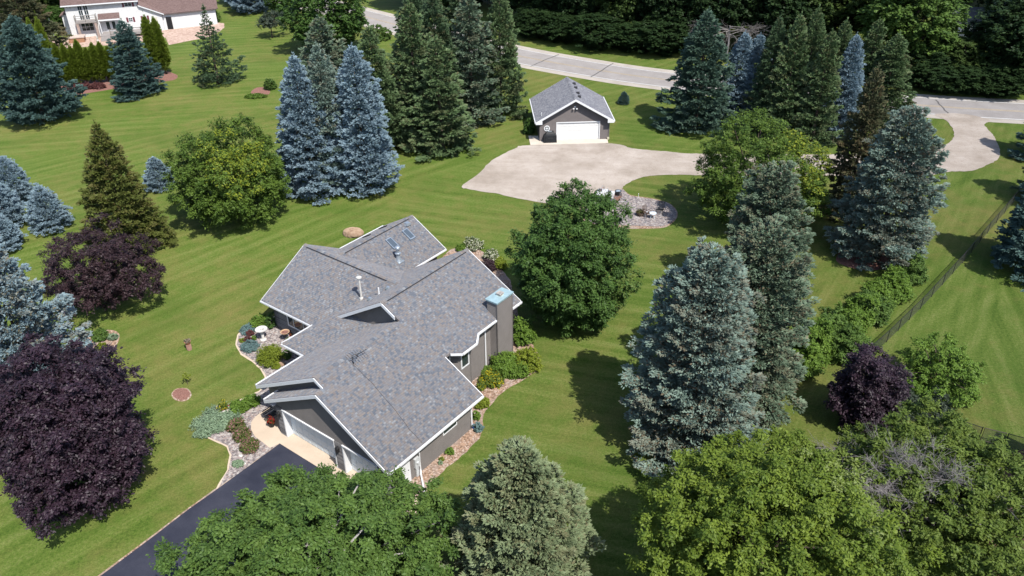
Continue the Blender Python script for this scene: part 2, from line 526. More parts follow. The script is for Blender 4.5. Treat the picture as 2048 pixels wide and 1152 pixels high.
sheet("gravel_drive", [(1058, 291), (1030, 297), (983, 322), (955, 350), (923, 372.5), (942, 379.5), (999, 389), (1055, 401), (1130, 412), (1190, 412), (1226, 398), (1241, 380),
    (1255, 367), (1286, 354.5), (1333, 350), (1398, 351), (1550, 352), (1700, 352), (1820, 354), (1865, 351), (1896, 344), (1943, 342), (1972, 331), (1996, 318.5), (2000, 303), (1993, 282), (1983, 267), (1969, 250), (1979, 240), (1925, 228), (1870, 229),
    (1893, 242), (1906, 260), (1907, 274), (1891.6, 290), (1867, 297.5), (1842, 302), (1700, 309), (1550, 309), (1392, 307.5), (1329, 303), (1280, 299), (1260, 296), (1216, 287)], 0.032, GRAVEL, smooth=True, rough=0.07, seed=3)
sheet("garage_apron", [(1056.6, 272), (1061, 291), (1216.5, 286.5), (1214, 275)], 0.045, CONCW)
sheet("patio_edging", [(1240, 376), (1255, 386.5), (1263, 390.7), (1284, 393.8), (1305, 397), (1327, 402.5), (1343.5, 410), (1354, 422.5), (1354, 434.5), (1344, 446.8), (1327, 455.4), (1294.6, 457.4), (1253, 457.4), (1188, 454), (1160, 430), (1165, 405), (1200, 398), (1228, 396)], 0.010, MULCHO, True)
sheet("cobble_patio", [(1242.5, 379), (1255, 388.5), (1263, 392.7), (1284, 395.8), (1305, 399), (1325.8, 404.7), (1341.5, 411.5), (1351.9, 423), (1351.9, 433.3), (1342.5, 444.8), (1325.8, 452.6), (1294.6, 453), (1253, 451), (1190, 448), (1165, 425), (1185, 405), (1225, 397)], 0.040, COBBLE, True)
sheet("asphalt_driveway_edging", [(559.4, 886), (430, 978), (376.5, 1016), (309, 1067.5), (198, 1150), (-60, 1345), (900, 1500), (830, 1056)], 0.008, MULCHO)
sheet("asphalt_driveway", [(559.4, 887.5), (431, 981), (377.8, 1018.5), (311, 1070), (200, 1153), (-60, 1350), (900, 1500), (830, 1056), (680, 962.5)], 0.020, ASPH)
sheet("front_garden_bed", [(548, 636), (530, 641), (510, 647), (490, 656), (477, 671), (473.5, 689.5), (484, 707.7), (505, 720.7), (523, 736), (532, 752), (534, 768), (520, 784), (500, 793), (484, 800), (460, 808), (438, 812), (412, 827), (396, 846), (396, 864), (427, 879), (455, 892), (462, 911), (457, 940), (436, 976), (480, 945), (556, 889), (600, 860), (640, 780), (660, 700), (600, 640)], 0.024, PEBBLE, rough=0.03)
sheet("bed_edging", [(548, 633), (529, 638), (508, 645), (487, 654.5), (474, 670), (470.5, 689.5), (481, 709.7), (503, 723), (520, 738), (529, 753), (531, 767), (518, 782), (498, 791), (482, 798), (459, 806), (437, 810), (410, 825), (393, 845), (393, 866), (425, 881.5), (453, 894), (459, 911), (454, 940), (431, 979), (480, 945), (556, 889), (600, 860), (640, 780), (660, 700), (600, 640)], 0.012, CONC, rough=0.02)
sheet("concrete_walk", [(559.4, 887.5), (540, 896.5), (522.5, 883), (510, 874), (502, 859), (502.5, 845), (510, 835), (519, 827.5), (536, 818), (556, 800), (640, 850), (760, 960), (840, 1000), (830, 1056), (680, 962.5)], 0.034, CONC)
sheet("side_garden_bed", [(900, 1060), (868, 1010), (857.6, 993.8), (854.7, 970.5), (876, 951), (905, 927.7), (934, 904.4), (957.7, 877), (967.4, 857.7), (966.4, 828.6), (985, 804), (1010, 782), (1037, 766.5), (1071, 745), (1080, 730), (1077, 708), (1063, 686), (1040, 640), (1020, 560), (1000, 535), (975, 512), (955, 497), (925, 492), (900, 500), (880, 520), (890, 640), (760, 900), (800, 1010)], 0.016, MULCHO, rough=0.06, seed=5)
sheet("pink_mulch_circle", [(502, 184), (512, 176), (525, 174.5), (537, 178), (540, 186), (530, 192), (515, 194), (504, 190)], 0.012, MULCHR, True)
sheet("red_mulch_circle", [(345, 788), (352, 780), (362, 777), (374, 779), (380, 788), (376, 795), (367, 800), (352, 797)], 0.012, MULCHR, True)
sheet("bare_ring", [(343, 789), (350, 779), (362, 776), (376, 778), (383, 788), (379, 797), (367, 803), (350, 800)], 0.006, MULCHO, True)
sheet("hedge_mulch", [(120, 186), (135, 192), (215, 180), (260, 172), (330, 163), (352, 158), (350, 148), (300, 140), (150, 160), (118, 172)], 0.012, MULCHR, True)
sheet("stone_patio", [(325, 62), (338, 90), (372, 83), (410, 76), (435, 66), (449, 55), (449, 47), (425, 44), (390, 44), (345, 46)], 0.014, PINKST, rough=0.1)
sheet("terrace", [(80, 100), (255, 88), (340, 74), (330, 60), (150, 74), (90, 78)], 0.010, PINKST)
sheet("left_shrub_bed", [(190, 665), (222, 660), (238, 668), (236, 685), (222, 700), (205, 712), (180, 712), (150, 690)], 0.012, MULCHO, True)
sheet("neighbour_mulch", [(2012, 905), (2000, 950), (2000, 1010), (1975, 1090), (1985, 1180), (2140, 1180), (2140, 900), (2060, 896)], 0.012, MULCHB, rough=0.1)
sheet("tree_litter", [(1672, 520), (1700, 535), (1740, 541), (1770, 536), (1800, 520), (1790, 500), (1740, 490), (1690, 495)], 0.008, MULCHR, True)

# ------------------------------------------------------------------ main house
TH = math.radians(37.11)
HO = gp(845, 938)
house = thing("house", "large grey-sided house with blended shingle roof and many gables", "house", HO, -TH)
# local x = towards the right-front (w), local y = towards the back (u)
K = 0.558
Pr = lambda x, y: 2.6 + K * (0.6 - x)
GLp = lambda x, y: 6.0038 + K * (x + 5.5)
GFl = lambda x, y: 5.5686 + K * (x + 4.72)
Pl = lambda x, y: 6.8687 + 0.625 * (x + 7.05)
EF = lambda x, y: 2.65 + 0.444 * (y - 1.35)
LWf = lambda x, y: 2.6 + 0.567 * (y - 4.07)
LWb = lambda x, y: 5.2536 - 0.567 * (y - 8.75)
BWr = lambda x, y: 4.62 - 0.577 * (x + 17.1)
BWl = lambda x, y: 4.62 + 0.577 * (x + 17.1)
roofM = MB()
def slope(mb, pts, fn, axis, th=0.16):
    """pts in plan (u, w); top surface z = fn(w, u); axis: 'x' slope falls along x, 'y' along y"""
    T = [Vector((w_, u_, fn(w_, u_))) for u_, w_ in pts]
    k = math.sqrt(1 + (fn(1, 0) - fn(0, 0)) ** 2 + (fn(0, 1) - fn(0, 0)) ** 2)
    uv = [((p.y, p.x * k) if axis == 'x' else (p.x, p.y * k)) for p in T]
    # keep shingle rows rising towards the ridge
    sg = 1 if (fn(1, 0) - fn(0, 0) + fn(0, 1) - fn(0, 0)) > 0 else -1
    uv = [(a, b * sg) for a, b in uv]
    tri = tessellate_polygon([T])
    fs = []
    for t in tri:
        a, b, c = (T[i] for i in t)
        fs.append(tuple(t) if (b - a).cross(c - a).z > 0 else tuple(reversed(t)))
    mb.add(T, fs, uv)
    n = len(T)
    Bt = [p - Vector((0, 0, th)) for p in T]
    fs2 = [tuple(reversed(f)) for f in fs]
    mb.add(Bt, fs2, uv)
    mb.add(T + Bt, [(i, (i + 1) % n, n + (i + 1) % n, n + i) for i in range(n)])
R_right = [(-3.2, .6), (5.1, .6), (5.1, -2.35), (5.6, -2.35), (6.3, -1.95), (7.7, -1.95), (8.35, -2.35), (13.17, -2.35), (13.17, -7.05), (4.55, -7.05), (4.55, -5.5), (-2.55, -5.5), (-2.55, -4.72), (-3.2, -4.72)]
slope(roofM, R_right, Pr, 'x')
slope(roofM, [(-2.55, -5.5), (4.55, -5.5), (4.55, -5.88), (5.0, -6.1), (5.0, -9.0), (1.9, -11.6), (-2.55, -11.6)], GLp, 'x')
slope(roofM, [(-3.2, -4.72), (-2.0, -4.72), (-2.0, -10.0), (-3.2, -10.0)], GFl, 'x')
slope(roofM, [(13.17, -7.05), (4.55, -7.05), (4.55, -11.55), (1.35, -13.8), (13.17, -13.8)], Pl, 'x')
slope(roofM, [(1.35, -13.8), (4.55, -11.55), (5.0, -11.2), (5.0, -8.3), (1.35, -11.2)], EF, 'y')
slope(roofM, [(4.07, -19.5), (8.75, -19.5), (8.75, -9.3), (7.6, -10.2), (4.07, -13.2)], LWf, 'y')
slope(roofM, [(8.75, -19.5), (13.4, -19.5), (13.4, -13.2), (8.75, -9.3)], LWb, 'y')
slope(roofM, [(9.2, -17.1), (18.05, -17.1), (18.05, -13.6), (10.0, -13.6), (9.2, -14.5)], BWr, 'x')
slope(roofM, [(9.2, -17.1), (9.2, -20.0), (11.2, -20.6), (18.05, -20.6), (18.05, -17.1)], BWl, 'x')
roof = roofM.build("roof", SHINGLE, house)
# ridge caps
def ridgecap(mb, p, q, wd=0.16, k=0.55):
    """small overlapping cap pieces along a ridge p->q (local points)"""
    p, q = Vector(p), Vector(q)
    d = q - p; L = d.length; d.normalize()
    s_ = Vector((-d.y, d.x, 0)).normalized() * wd
    n = max(1, int(L / 0.2))
    for i in range(n):
        a = p + d * (L * i / n) + Vector((0, 0, 0.035)); b = p + d * (L * (i + 1.15) / n) + Vector((0, 0, 0.015))
        dn = Vector((0, 0, -wd * k))
        P = [a - s_ + dn, a, a + s_ + dn, b + s_ + dn, b, b - s_ + dn]
        mb.add(P, [(0, 1, 4, 5), (1, 2, 3, 4), (0, 2, 1), (5, 4, 3)], [(i * 0.31 + 0.01, 7.05 + x) for x in (0, 0, 0, .01, .01, .01)])
for p, q in (((-7.05, 4.5, 6.87), (-7.05, 13.2, 6.87)), ((-5.5, -2.55, 6.0), (-5.5, 4.45, 6.0)), ((-4.72, -3.2, 5.57), (-4.72, -2.2, 5.57)),
             ((-19.5, 8.75, 5.255), (-9.7, 8.75, 5.255)), ((-17.1, 9.9, 4.62), (-17.1, 18.05, 4.62)), ((-13.8, 1.35, 2.65), (-11.55, 4.55, 4.07))):
    cap = MB(); ridgecap(cap, p, q); cap.build("ridge_cap", SHINGLE, roof)
def ridge_vent(p, q, off, drop):
    rv = MB()
    p, q = Vector(p), Vector(q)
    o_ = Vector(off)
    a, b = p + o_, q + o_
    rv.tube([a, b], 0.045, 4)
    rv.build("ridge_vent", SLOT, roof)
ridge_vent((-6.87, 4.95, 6.79), (-6.87, 12.85, 6.79), (0.0, 0, 0.02), 0)
ridge_vent((-19.1, 8.57, 5.17), (-10.7, 8.57, 5.17), (0, 0, 0.01), 0)
ridge_vent((-16.93, 10.35, 4.54), (-16.93, 17.45, 4.54), (0, 0, 0.02), 0)
for (u_, w_) in ((16.63, -19.2), (14.68, -19.15)):
    s_ = MB(); zz = BWl(w_, u_) + 0.05
    s_.prism([(w_ - .42, u_ - .12, BWl(w_ - .42, 0) + .02), (w_ + .42, u_ - .12, BWl(w_ + .42, 0) + .02), (w_ + .42, u_ + .12, BWl(w_ + .42, 0) + .02), (w_ - .42, u_ + .12, BWl(w_ - .42, 0) + .02)], (0, 0, 0.07))
    s_.build("slot_vent", SLOT, roof)
# fascia on rakes and eaves, gutters
def rake(p, q, off, h=0.24, t=0.05):
    fas = MB()
    """board hanging under roof edge p->q, offset outwards by off"""
    p, q = Vector(p), Vector(q); off = Vector(off)
    P = [p + off * 0.02 / max(off.length, 1e-6) + Vector((0, 0, -0.03)), q + off * 0.02 / max(off.length, 1e-6) + Vector((0, 0, -0.03))]
    fas.prism([P[0], P[1], P[1] - Vector((0, 0, h)), P[0] - Vector((0, 0, h))], off.normalized() * t)
    fas.build("fascia", WHITE, roof)
def R3(fn, u_, w_): return (w_, u_, fn(w_, u_))
F_, B_, L_, Rr = (0, -1, 0), (0, 1, 0), (-1, 0, 0), (1, 0, 0)
rake(R3(Pr, -3.2, -4.72), R3(Pr, -3.2, .6), F_); rake(R3(GFl, -3.2, -10.0), R3(GFl, -3.2, -4.72), F_)
rake(R3(GLp, -2.55, -11.6), R3(GLp, -2.55, -5.5), F_); rake(R3(Pr, -2.55, -5.5), R3(Pr, -2.55, -4.5), F_)
rake(R3(Pr, 5.1, .6), R3(Pr, 5.1, -2.4), B_)
rake(R3(Pl, 4.55, -11.75), R3(Pl, 4.55, -7.05), F_); rake(R3(Pr, 4.55, -7.05), R3(Pr, 4.55, -5.9), F_)
rake(R3(Pr, 13.17, -2.35), R3(Pr, 13.17, -7.05), B_); rake(R3(Pl, 13.17, -7.05), R3(Pl, 13.17, -13.8), B_)
rake(R3(LWf, 4.07, -19.5), R3(LWf, 8.75, -19.5), L_); rake(R3(LWb, 8.75, -19.5), R3(LWb, 13.4, -19.5), L_)
rake(R3(BWl, 18.05, -20.6), R3(BWl, 18.05, -17.1), B_); rake(R3(BWr, 18.05, -17.1), R3(BWr, 18.05, -13.6), B_)
def gutter(p, q, nrm):
    gut = MB()
    p, q, nrm = Vector(p), Vector(q), Vector(nrm).normalized()
    a = p - Vector((0, 0, 0.02)); b = q - Vector((0, 0, 0.02))
    # open trough: bottom, outer wall with lip
    o1, o2 = nrm * 0.02, nrm * 0.13
    dz = Vector((0, 0, -0.12))
    gut.prism([a + o1 + dz, b + o1 + dz, b + o2 + dz, a + o2 + dz], (0, 0, -0.02))
    gut.prism([a + o2 + dz, b + o2 + dz, b + o2, a + o2], nrm * 0.02)
    gut.prism([a + o1 + dz, b + o1 + dz, b + o1 - Vector((0, 0, .015)), a + o1 - Vector((0, 0, .015))], nrm * 0.01)
    for e in (a, b):
        d = (b - a).normalized() * 0.01
        gut.prism([e + o1 + dz, e + o2 + dz, e + o2, e + o1], d)
    gut.build("gutter", WHITE, roof)
gutter((.6, -3.2, 2.6), (.6, 5.1, 2.6), Rr)
gutter((-2.35, 8.35, 4.25), (-2.35, 10.3, 4.25), Rr); gutter((-2.35, 12.1, 4.25), (-2.35, 13.17, 4.25), Rr)
gutter((-1.95, 6.3, 4.02), (-1.95, 7.7, 4.02), Rr)
gutter((-1.95, 7.7, 4.02), (-2.35, 8.35, 4.25), (.65, .4, 0)); gutter((-2.35, 5.6, 4.25), (-1.95, 6.3, 4.02), (.65, -.4, 0))
gutter((-11.6, -2.55, 2.6), (-11.6, 1.3, 2.6), L_); gutter((-10.0, -3.2, 2.62), (-10.0, -2.1, 2.62), L_)
gutter((-13.8, 1.35, 2.65), (-11.5, 1.35, 2.65), F_); gutter((-13.8, 1.35, 2.65), (-13.8, 4.07, 2.65), L_)
gutter((-19.5, 4.07, 2.6), (-13.9, 4.07, 2.6), F_); gutter((-19.5, 13.4, 2.6), (-20.5, 13.4, 2.6), B_)
gutter((-20.6, 11.6, 2.6), (-20.6, 18.05, 2.6), L_); gutter((-13.6, 13.3, 2.6), (-13.6, 18.05, 2.6), Rr)
sof = MB()   # flat soffits under eaves
for x0, x1, y0, y1, z in ((.05, .58, -2.95, 5.0, 2.36), (-2.95, -2.4, 4.7, 13.1, 4.02), (-11.55, -11.05, -2.5, 1.3, 2.38), (-10.0, -9.3, -3.15, -2.2, 2.38), (-13.75, -11.2, 1.4, 1.9, 2.40), (-13.75, -13.2, 1.5, 4.4, 2.40), (-19.4, -13.3, 4.1, 4.6, 2.36)):
    sof = MB(); sof.b2(x0, x1, y0, y1, z, z + 0.03); sof.build("soffit", WHITE, roof)

# walls
wal = MB()
TW = 0.16
def wall_y(mb, y, pts, th=TW):      # panel in plane y = const, thickness to +y; pts (x, z)
    mb.prism([(x, y, z) for x, z in pts], (0, th, 0))
def wall_x(mb, x, pts, th=-TW):     # panel in plane x = const; pts (y, z)
    mb.prism([(x, y, z) for y, z in pts], (th, 0, 0))
D = 0.17
# garage front: header + gable above the doors
wall_y(wal, -2.9, [(-9.3, 2.2), (0.1, 2.2), (0.1, Pr(0.1, 0) - D), (-4.72, 5.569 - D), (-9.3, GFl(-9.3, 0) - D)])
wall_y(wal, -2.05, [(-11.1, 0), (-9.3, 0), (-9.3, 2.2), (-5.6, 2.2), (-5.0, 5.3), (-5.5, 6.0 - D), (-11.1, GLp(-11.1, 0) - D)])
wall_x(wal, -9.3, [(-2.75, 0), (-2.05, 0), (-2.05, 2.9), (-2.75, 2.9)], 0.1)
wall_x(wal, 0.1, [(-2.9, 0), (4.6, 0), (4.6, 2.86 - D), (-2.9, 2.86 - D)])
wall_y(wal, 4.6, [(0.1, 0), (0.1, Pr(.1, 0) - D), (-5.2, Pr(-5.2, 0) - D), (-5.2, 0)], -TW)
wall_x(wal, -11.1, [(-1.9, 0), (1.9, 0), (1.9, 2.87 - D), (-1.9, 2.87 - D)], 0.16)
# main right wall, split round the bay
wall_x(wal, -2.9, [(4.6, 0), (12.7, 0), (12.7, 4.5 - D), (4.6, 4.5 - D)])
for P in ([(-2.9, 5.85), (-2.5, 6.55), (-2.5, 7.65), (-2.9, 8.25)],):
    q = [(x, y, 0.0) for x, y in P]
    wal.prism(q, (0, 0, 4.2))
wall_y(wal, 12.7, [(-2.9, 0), (-2.9, Pr(-2.9, 0) - D), (-7.05, 6.87 - D), (-13.3, Pl(-13.3, 0) - D), (-13.3, 0)], -TW)
# dormer gable
wall_y(wal, 4.98, [(-11.4, 3.4), (-11.4, Pl(-11.4, 0) - D), (-7.05, 6.87 - D), (-5.6, Pr(-5.6, 0) - D), (-5.6, 5.0)])
# left wing and back wing
wall_x(wal, -18.9, [(4.55, 0), (12.9, 0), (12.9, LWb(0, 12.9) - D), (8.75, 5.25 - D), (4.55, LWf(0, 4.55) - D)], TW)
wall_x(wal, -20.1, [(12.9, 0), (17.5, 0), (17.5, 2.8 - D), (12.9, 2.8 - D)], TW)
wall_y(wal, 17.5, [(-20.1, 0), (-14.1, 0), (-14.1, 2.88 - D), (-17.1, 4.62 - D), (-20.1, 2.88 - D)], -TW)
wall_x(wal, -14.1, [(12.7, 0), (17.5, 0), (17.5, 2.85 - D), (12.7, 2.85 - D)], -TW)
wall_y(wal, 12.9, [(-20.1, 0), (-18.9, 0), (-18.9, 2.5), (-20.1, 2.5)], -TW)
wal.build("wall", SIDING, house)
bw = MB()   # brick faces: front of the left wing, entry, garage piers
wall_y(bw, 4.55, [(-18.9, 0), (-13.2, 0), (-13.2, 2.85 - D), (-18.9, 2.85 - D)])
wall_x(bw, -13.25, [(1.9, 0), (4.55, 0), (4.55, 2.9 - D), (1.9, 2.9 - D)], 0.16)
wall_y(bw, 1.9, [(-13.25, 0), (-11.1, 0), (-11.1, 2.85 - D), (-13.25, 2.85 - D)])
bw.build("brick_face", BRICK, house)
for q in ((-9.33, -8.78, -2.95, -2.35, 0, 2.35), (-4.12, -3.42, -2.95, -2.35, 0, 2.19), (-0.55, 0.13, -2.95, -2.35, 0, 2.19)):
    bw = MB(); bw.b2(*q); bw.build("brick_pier", BRICK, house)
# garage doors
def panel_door(x0, x1, y, z0, z1, cols, rows, parent, name="garage_door"):
    m_ = MB()
    m_.b2(x0, x1, y, y + 0.05, z0, z1)
    cw, rh = (x1 - x0) / cols, (z1 - z0) / rows
    for i in range(cols):
        for j in range(rows):
            cx0, cx1 = x0 + i * cw + 0.07, x0 + (i + 1) * cw - 0.07
            cz0, cz1 = z0 + j * rh + 0.06, z0 + (j + 1) * rh - 0.07
            m_.b2(cx0, cx1, y - 0.018, y - 0.001, cz0, cz1)
    return m_
DOORM = simple("garage_door_paint", (0.70, 0.76, 0.80), 0.45, 0.4, var=0.03)
for (x0, x1) in ((-8.70, -4.20), (-3.36, -0.6)):
    d_ = panel_door(x0, x1, -2.52, 0.04, 2.18, 8 if x0 < -8 else 5, 4, house).build("garage_door", DOORM, house)
    j = MB()
    j.b2(x0 - 0.09, x0 - 0.003, -2.97, -2.40, 0.04, 2.16); j.b2(x1 + 0.003, x1 + 0.075, -2.97, -2.40, 0.04, 2.16)
    j.b2(x0 - 0.09, x1 + 0.075, -2.985, -2.45, 2.162, 2.24)
    j.build("door_jamb", WHITE, d_)
# trims, window frames
def window(name, parent, pts, nrm, fw=0.07, depth=0.05, bars=(), glass=GLASS):
    """pts: 4 local corners (bl, br, tr, tl) on the wall face"""
    P = [Vector(p) for p in pts]; N = Vector(nrm).normalized()
    ex = (P[1] - P[0]).normalized(); ez = (P[3] - P[0]).normalized()
    W_, H_ = (P[1] - P[0]).length, (P[3] - P[0]).length
    def bar(mb, a0, a1, b0, b1, d0, d1):
        q = [P[0] + ex * a + ez * b + N * d0 for a, b in ((a0, b0), (a1, b0), (a1, b1), (a0, b1))]
        mb.prism(q, N * (d1 - d0))
    f = MB()
    bar(f, 0, W_, 0, fw, 0.004, depth); bar(f, 0, W_, H_ - fw, H_, 0.004, depth)
    bar(f, 0, fw, fw, H_ - fw, 0.004, depth); bar(f, W_ - fw, W_, fw, H_ - fw, 0.004, depth)
    for kind, t_ in bars:
        if kind == 'v': bar(f, W_ * t_ - 0.025, W_ * t_ + 0.025, fw, H_ - fw, 0.006, depth * .8)
        else: bar(f, fw, W_ - fw, H_ * t_ - 0.02, H_ * t_ + 0.02, 0.006, depth * .75)
    fo = f.build(name, WHITE, parent)
    g_ = MB(); bar(g_, fw * .8, W_ - fw * .8, fw * .8, H_ - fw * .8, 0.002, 0.02)
    g_.build("pane", glass, fo)
    return fo
window("window", house, [(-17.35, 4.55, .95), (-14.9, 4.55, .95), (-14.9, 4.55, 2.25), (-17.35, 4.55, 2.25)], F_, 0.09, 0.06, (('v', .28), ('v', .74)))
window("window", house, [(.1, 1.85, 1.33), (.1, 3.15, 1.33), (.1, 3.15, 2.06), (.1, 1.85, 2.06)], Rr, 0.07, 0.04)
window("window", house, [(-2.5, 6.74, 2.15), (-2.5, 7.56, 2.15), (-2.5, 7.56, 3.55), (-2.5, 6.74, 3.55)], Rr, 0.09, 0.05)
m_ = MB()   # corner boards
m_.b2(-2.92, -2.86, 5.98, 6.06, 0.1, 3.9); m_.box((-2.80, 6.02, 2.2), (.07, .09, 3.6), math.radians(-30))
m_.build("corner_board", WHITE, house)
m_ = MB(); m_.b2(.105, .135, 4.5, 4.615, 0, 2.45); m_.build("corner_board", WHITE, house)
sdo = MB(); sdo.b2(.105, .14, -2.12, -1.1, .04, 2.1); sdo.b2(.14, .155, -2.04, -1.18, .1, 2.05)
sdoor = sdo.build("side_door", WHITE, house)
k_ = MB(); k_.lathe([(0.03, 0), (0.035, .03), (0, .05)], (.17, -1.28, 1.0), 8); k_.build("handle", DARK, sdoor)
mt = MB(); mt.b2(.105, .25, -.78, -.42, .75, 1.45); mt.b2(.12, .22, -.7, -.5, .0, .75); mt.lathe([(0.09, 0), (0.09, .08)], (.26, -.6, 1.1), 10)
mt.build("electric_meter", simple("meter_grey", (.55, .57, .58), .5), house)
# downspouts
ds = MB(); ds.tube([(.66, -.35, 2.45), (.3, -.3, 2.2), (.2, -.32, 2.1), (.2, -.36, .35), (.35, -.5, .18), (1.55, -1.5, .1)], 0.055, 6); ds.build("downspout", WHITE, house)
ds = MB(); ds.tube([(-2.2, 12.75, 4.15), (-2.75, 12.62, 3.8), (-2.82, 12.6, 3.7), (-2.82, 12.6, .3), (-2.6, 12.5, .15), (-1.9, 12.2, .08)], 0.055, 6); ds.build("downspout", WHITE, house)
ds = MB(); ds.tube([(-2.3, 9.85, 4.15), (-2.78, 9.75, 3.85), (-2.82, 9.74, 3.7), (-2.82, 9.72, .25)], 0.055, 6)
ds.build("downspout", WHITE, house)
ex = MB(); ex.box((1.85, -1.76, .06), (.55, .16, .08), math.radians(220)); ex.build("splash_board", simple("brown_wood", (.16, .10, .08), .8), house)
# wall lamps
for (x, y) in ((-9.05, -3.05), (-3.77, -3.05)):
    l_ = MB(); l_.box((x, y, 1.75), (.16, .16, .30), 0, 1.2); l_.box((x, y, 1.97), (.26, .26, .10), 0, .3); l_.b2(x - .03, x + .03, y, y + .12, 1.7, 1.76)
    l_.build("wall_lamp", DARK, house)
fl_ = MB(); fl_.box((.25, -1.0, 2.2), (.14, .3, .14)); fl_.build("wall_lamp", DARK, house)
# chimney
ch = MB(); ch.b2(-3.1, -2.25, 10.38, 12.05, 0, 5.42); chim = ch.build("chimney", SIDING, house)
cp = MB(); cp.b2(-3.15, -2.2, 10.33, 12.10, 5.42, 5.56); cp.b2(-3.19, -2.16, 10.29, 12.14, 5.52, 5.58)
cp.build("chimney_cap", CAPM, chim)
ct = MB(); ct.b2(-2.86, -2.5, 11.1, 11.45, 5.582, 5.66); ct.box((-2.68, 11.28, 5.74), (.42, .42, .04)); ct.build("chimney_terminal", simple("stained_metal", (.55, .5, .45), .5, .4, .3, .3), chim)
for (x, y) in ((-2.25, 10.38), (-2.25, 12.05)):
    cb_ = MB(); cb_.box((x, y, 2.71), (.06, .06, 5.40)); cb_.build("chimney_corner_post", simple("siding_corner", (.19, .172, .165), .6), chim)
# skylights, roof vents, flues
SKYFR = simple("skylight_frame", (.30, .36, .43), .4, .5, .4)
for (u0, u1) in ((15.95, 16.55), (14.05, 14.65)):
    s_ = MB(); x0, x1 = -16.35, -15.42
    q = [(x0, u0, BWr(x0, 0) + .02), (x1, u0, BWr(x1, 0) + .02), (x1, u1, BWr(x1, 0) + .02), (x0, u1, BWr(x0, 0) + .02)]
    s_.prism(q, (0.05, 0, 0.10)); so_ = s_.build("skylight", SKYFR, house)
    q2 = [(x0 + .13, u0 + .09, BWr(x0 + .13, 0) + .15), (x1 - .05, u0 + .09, BWr(x1 - .05, 0) + .15), (x1 - .05, u1 - .09, BWr(x1 - .05, 0) + .15), (x0 + .13, u1 - .09, BWr(x0 + .13, 0) + .15)]
    g_ = MB(); g_.prism(q2, (0.01, 0, 0.02)); g_.build("pane", SKYGL, so_)
v_ = MB(); v_.box((-16.6, 16.93, 4.33 + .12), (.45, .45, .2), 0, .75); v_.build("box_vent", ALU, house)
f_ = MB(); f_.lathe([(.34, -.1), (.3, .05), (.16, .25), (.15, .6), (.24, .62), (.24, .68), (.13, .72), (.13, 1.0), (.21, 1.02), (.21, 1.2), (.13, 1.28), (.02, 1.3)], (-14.66, 13.71, 3.12), 16)
f_.b2(-15.0, -14.3, 13.4, 14.0, 3.03, 3.1); f_.build("flue", ALU, house, True)
v_ = MB(); z0 = 4.19
v_.lathe([(.16, -.15), (.14, .08), (.075, .12), (.075, 1.62), (.075, 1.66), (.19, 1.68), (.2, 1.76), (.1, 1.82), (.01, 1.84)], (-11.65, 6.91, z0), 14)
v_.build("tall_flue", simple("cream_pipe", (.62, .60, .56), .4, .5), house, True)
v_ = MB(); v_.lathe([(.09, -.1), (.045, .1), (.045, .5), (.0, .5)], (-10.22, 7.31, 4.9), 10); v_.build("plumbing_vent", WHITE, house, True)
for (x, y) in ((-10.06, 6.29), (-10.03, 8.02)):
    v_ = MB(); v_.box((x, y, Pl(x, 0) + .1), (.3, .3, .18), 0, .6); v_.build("box_vent", ALU, house)
# antenna with boom and elements, and its cable running down the roof
an = thing("roof_antenna", "dark aluminium antenna on the ridge of the attached garage roof", "antenna", (0, 0, 0))
an.location = Matrix.LocRotScale(HO, Matrix.Rotation(-TH, 3, 'Z').to_quaternion(), None) @ Vector((-4.93, -.05, 5.62))
an.rotation_euler = (0, 0, -TH)
b_ = MB(); b_.tube([(0, 0, 0), (0, 0, .55)], .025, 6); b_.build("mast", DARK, an)
b_ = MB(); b_.tube([(-.05, -.15, .5), (.15, 1.0, .62)], .022, 6); b_.tube([(-.2, .15, .5), (-.05, .55, .5), (.15, .15, .5)], .02, 5)
b_.build("boom", DARK, an)
b_ = MB()
for i in range(8):
    t_ = i / 7; c_ = Vector((-.05, -.15, .52)).lerp(Vector((.15, 1.0, .64)), t_); hl = .62 - .3 * abs(t_ - .2)
    b_.tube([c_ + Vector((-hl, .08, 0)), c_ + Vector((hl, -.08, 0))], .011, 4)
b_.build("element", simple("aluminium_rod", (.45, .48, .52), .3, .5, .7), an)
cbm = MB(); pts = [(-4.9, -.1, Pr(-4.9, 0) + .03)]
r_ = random.Random(4)
for i in range(1, 13):
    x = -4.9 + 5.45 * i / 12; pts.append((x, -.1 - .15 * i / 12 + r_.uniform(-.05, .05) + .12 * math.sin(i * .45), Pr(x, 0) + .03))
cbm.tube([(p[0] + 4.93, p[1] + .05, p[2] - 5.62) for p in pts], .011, 5); cbm.build("cable", simple("brown_cable", (.11, .095, .09), .6), an)

# ------------------------------------------------------------------ detached garage
GX, GY = Vector((3.39, 88.4, 0)), math.radians(-2.6)
dg = thing("detached_garage", "detached two-car garage with grey shingles and white door, behind the gravel drive", "garage", (7.35, 88.2, 0), math.radians(3.0))
gw, gd = 3.98, 7.4
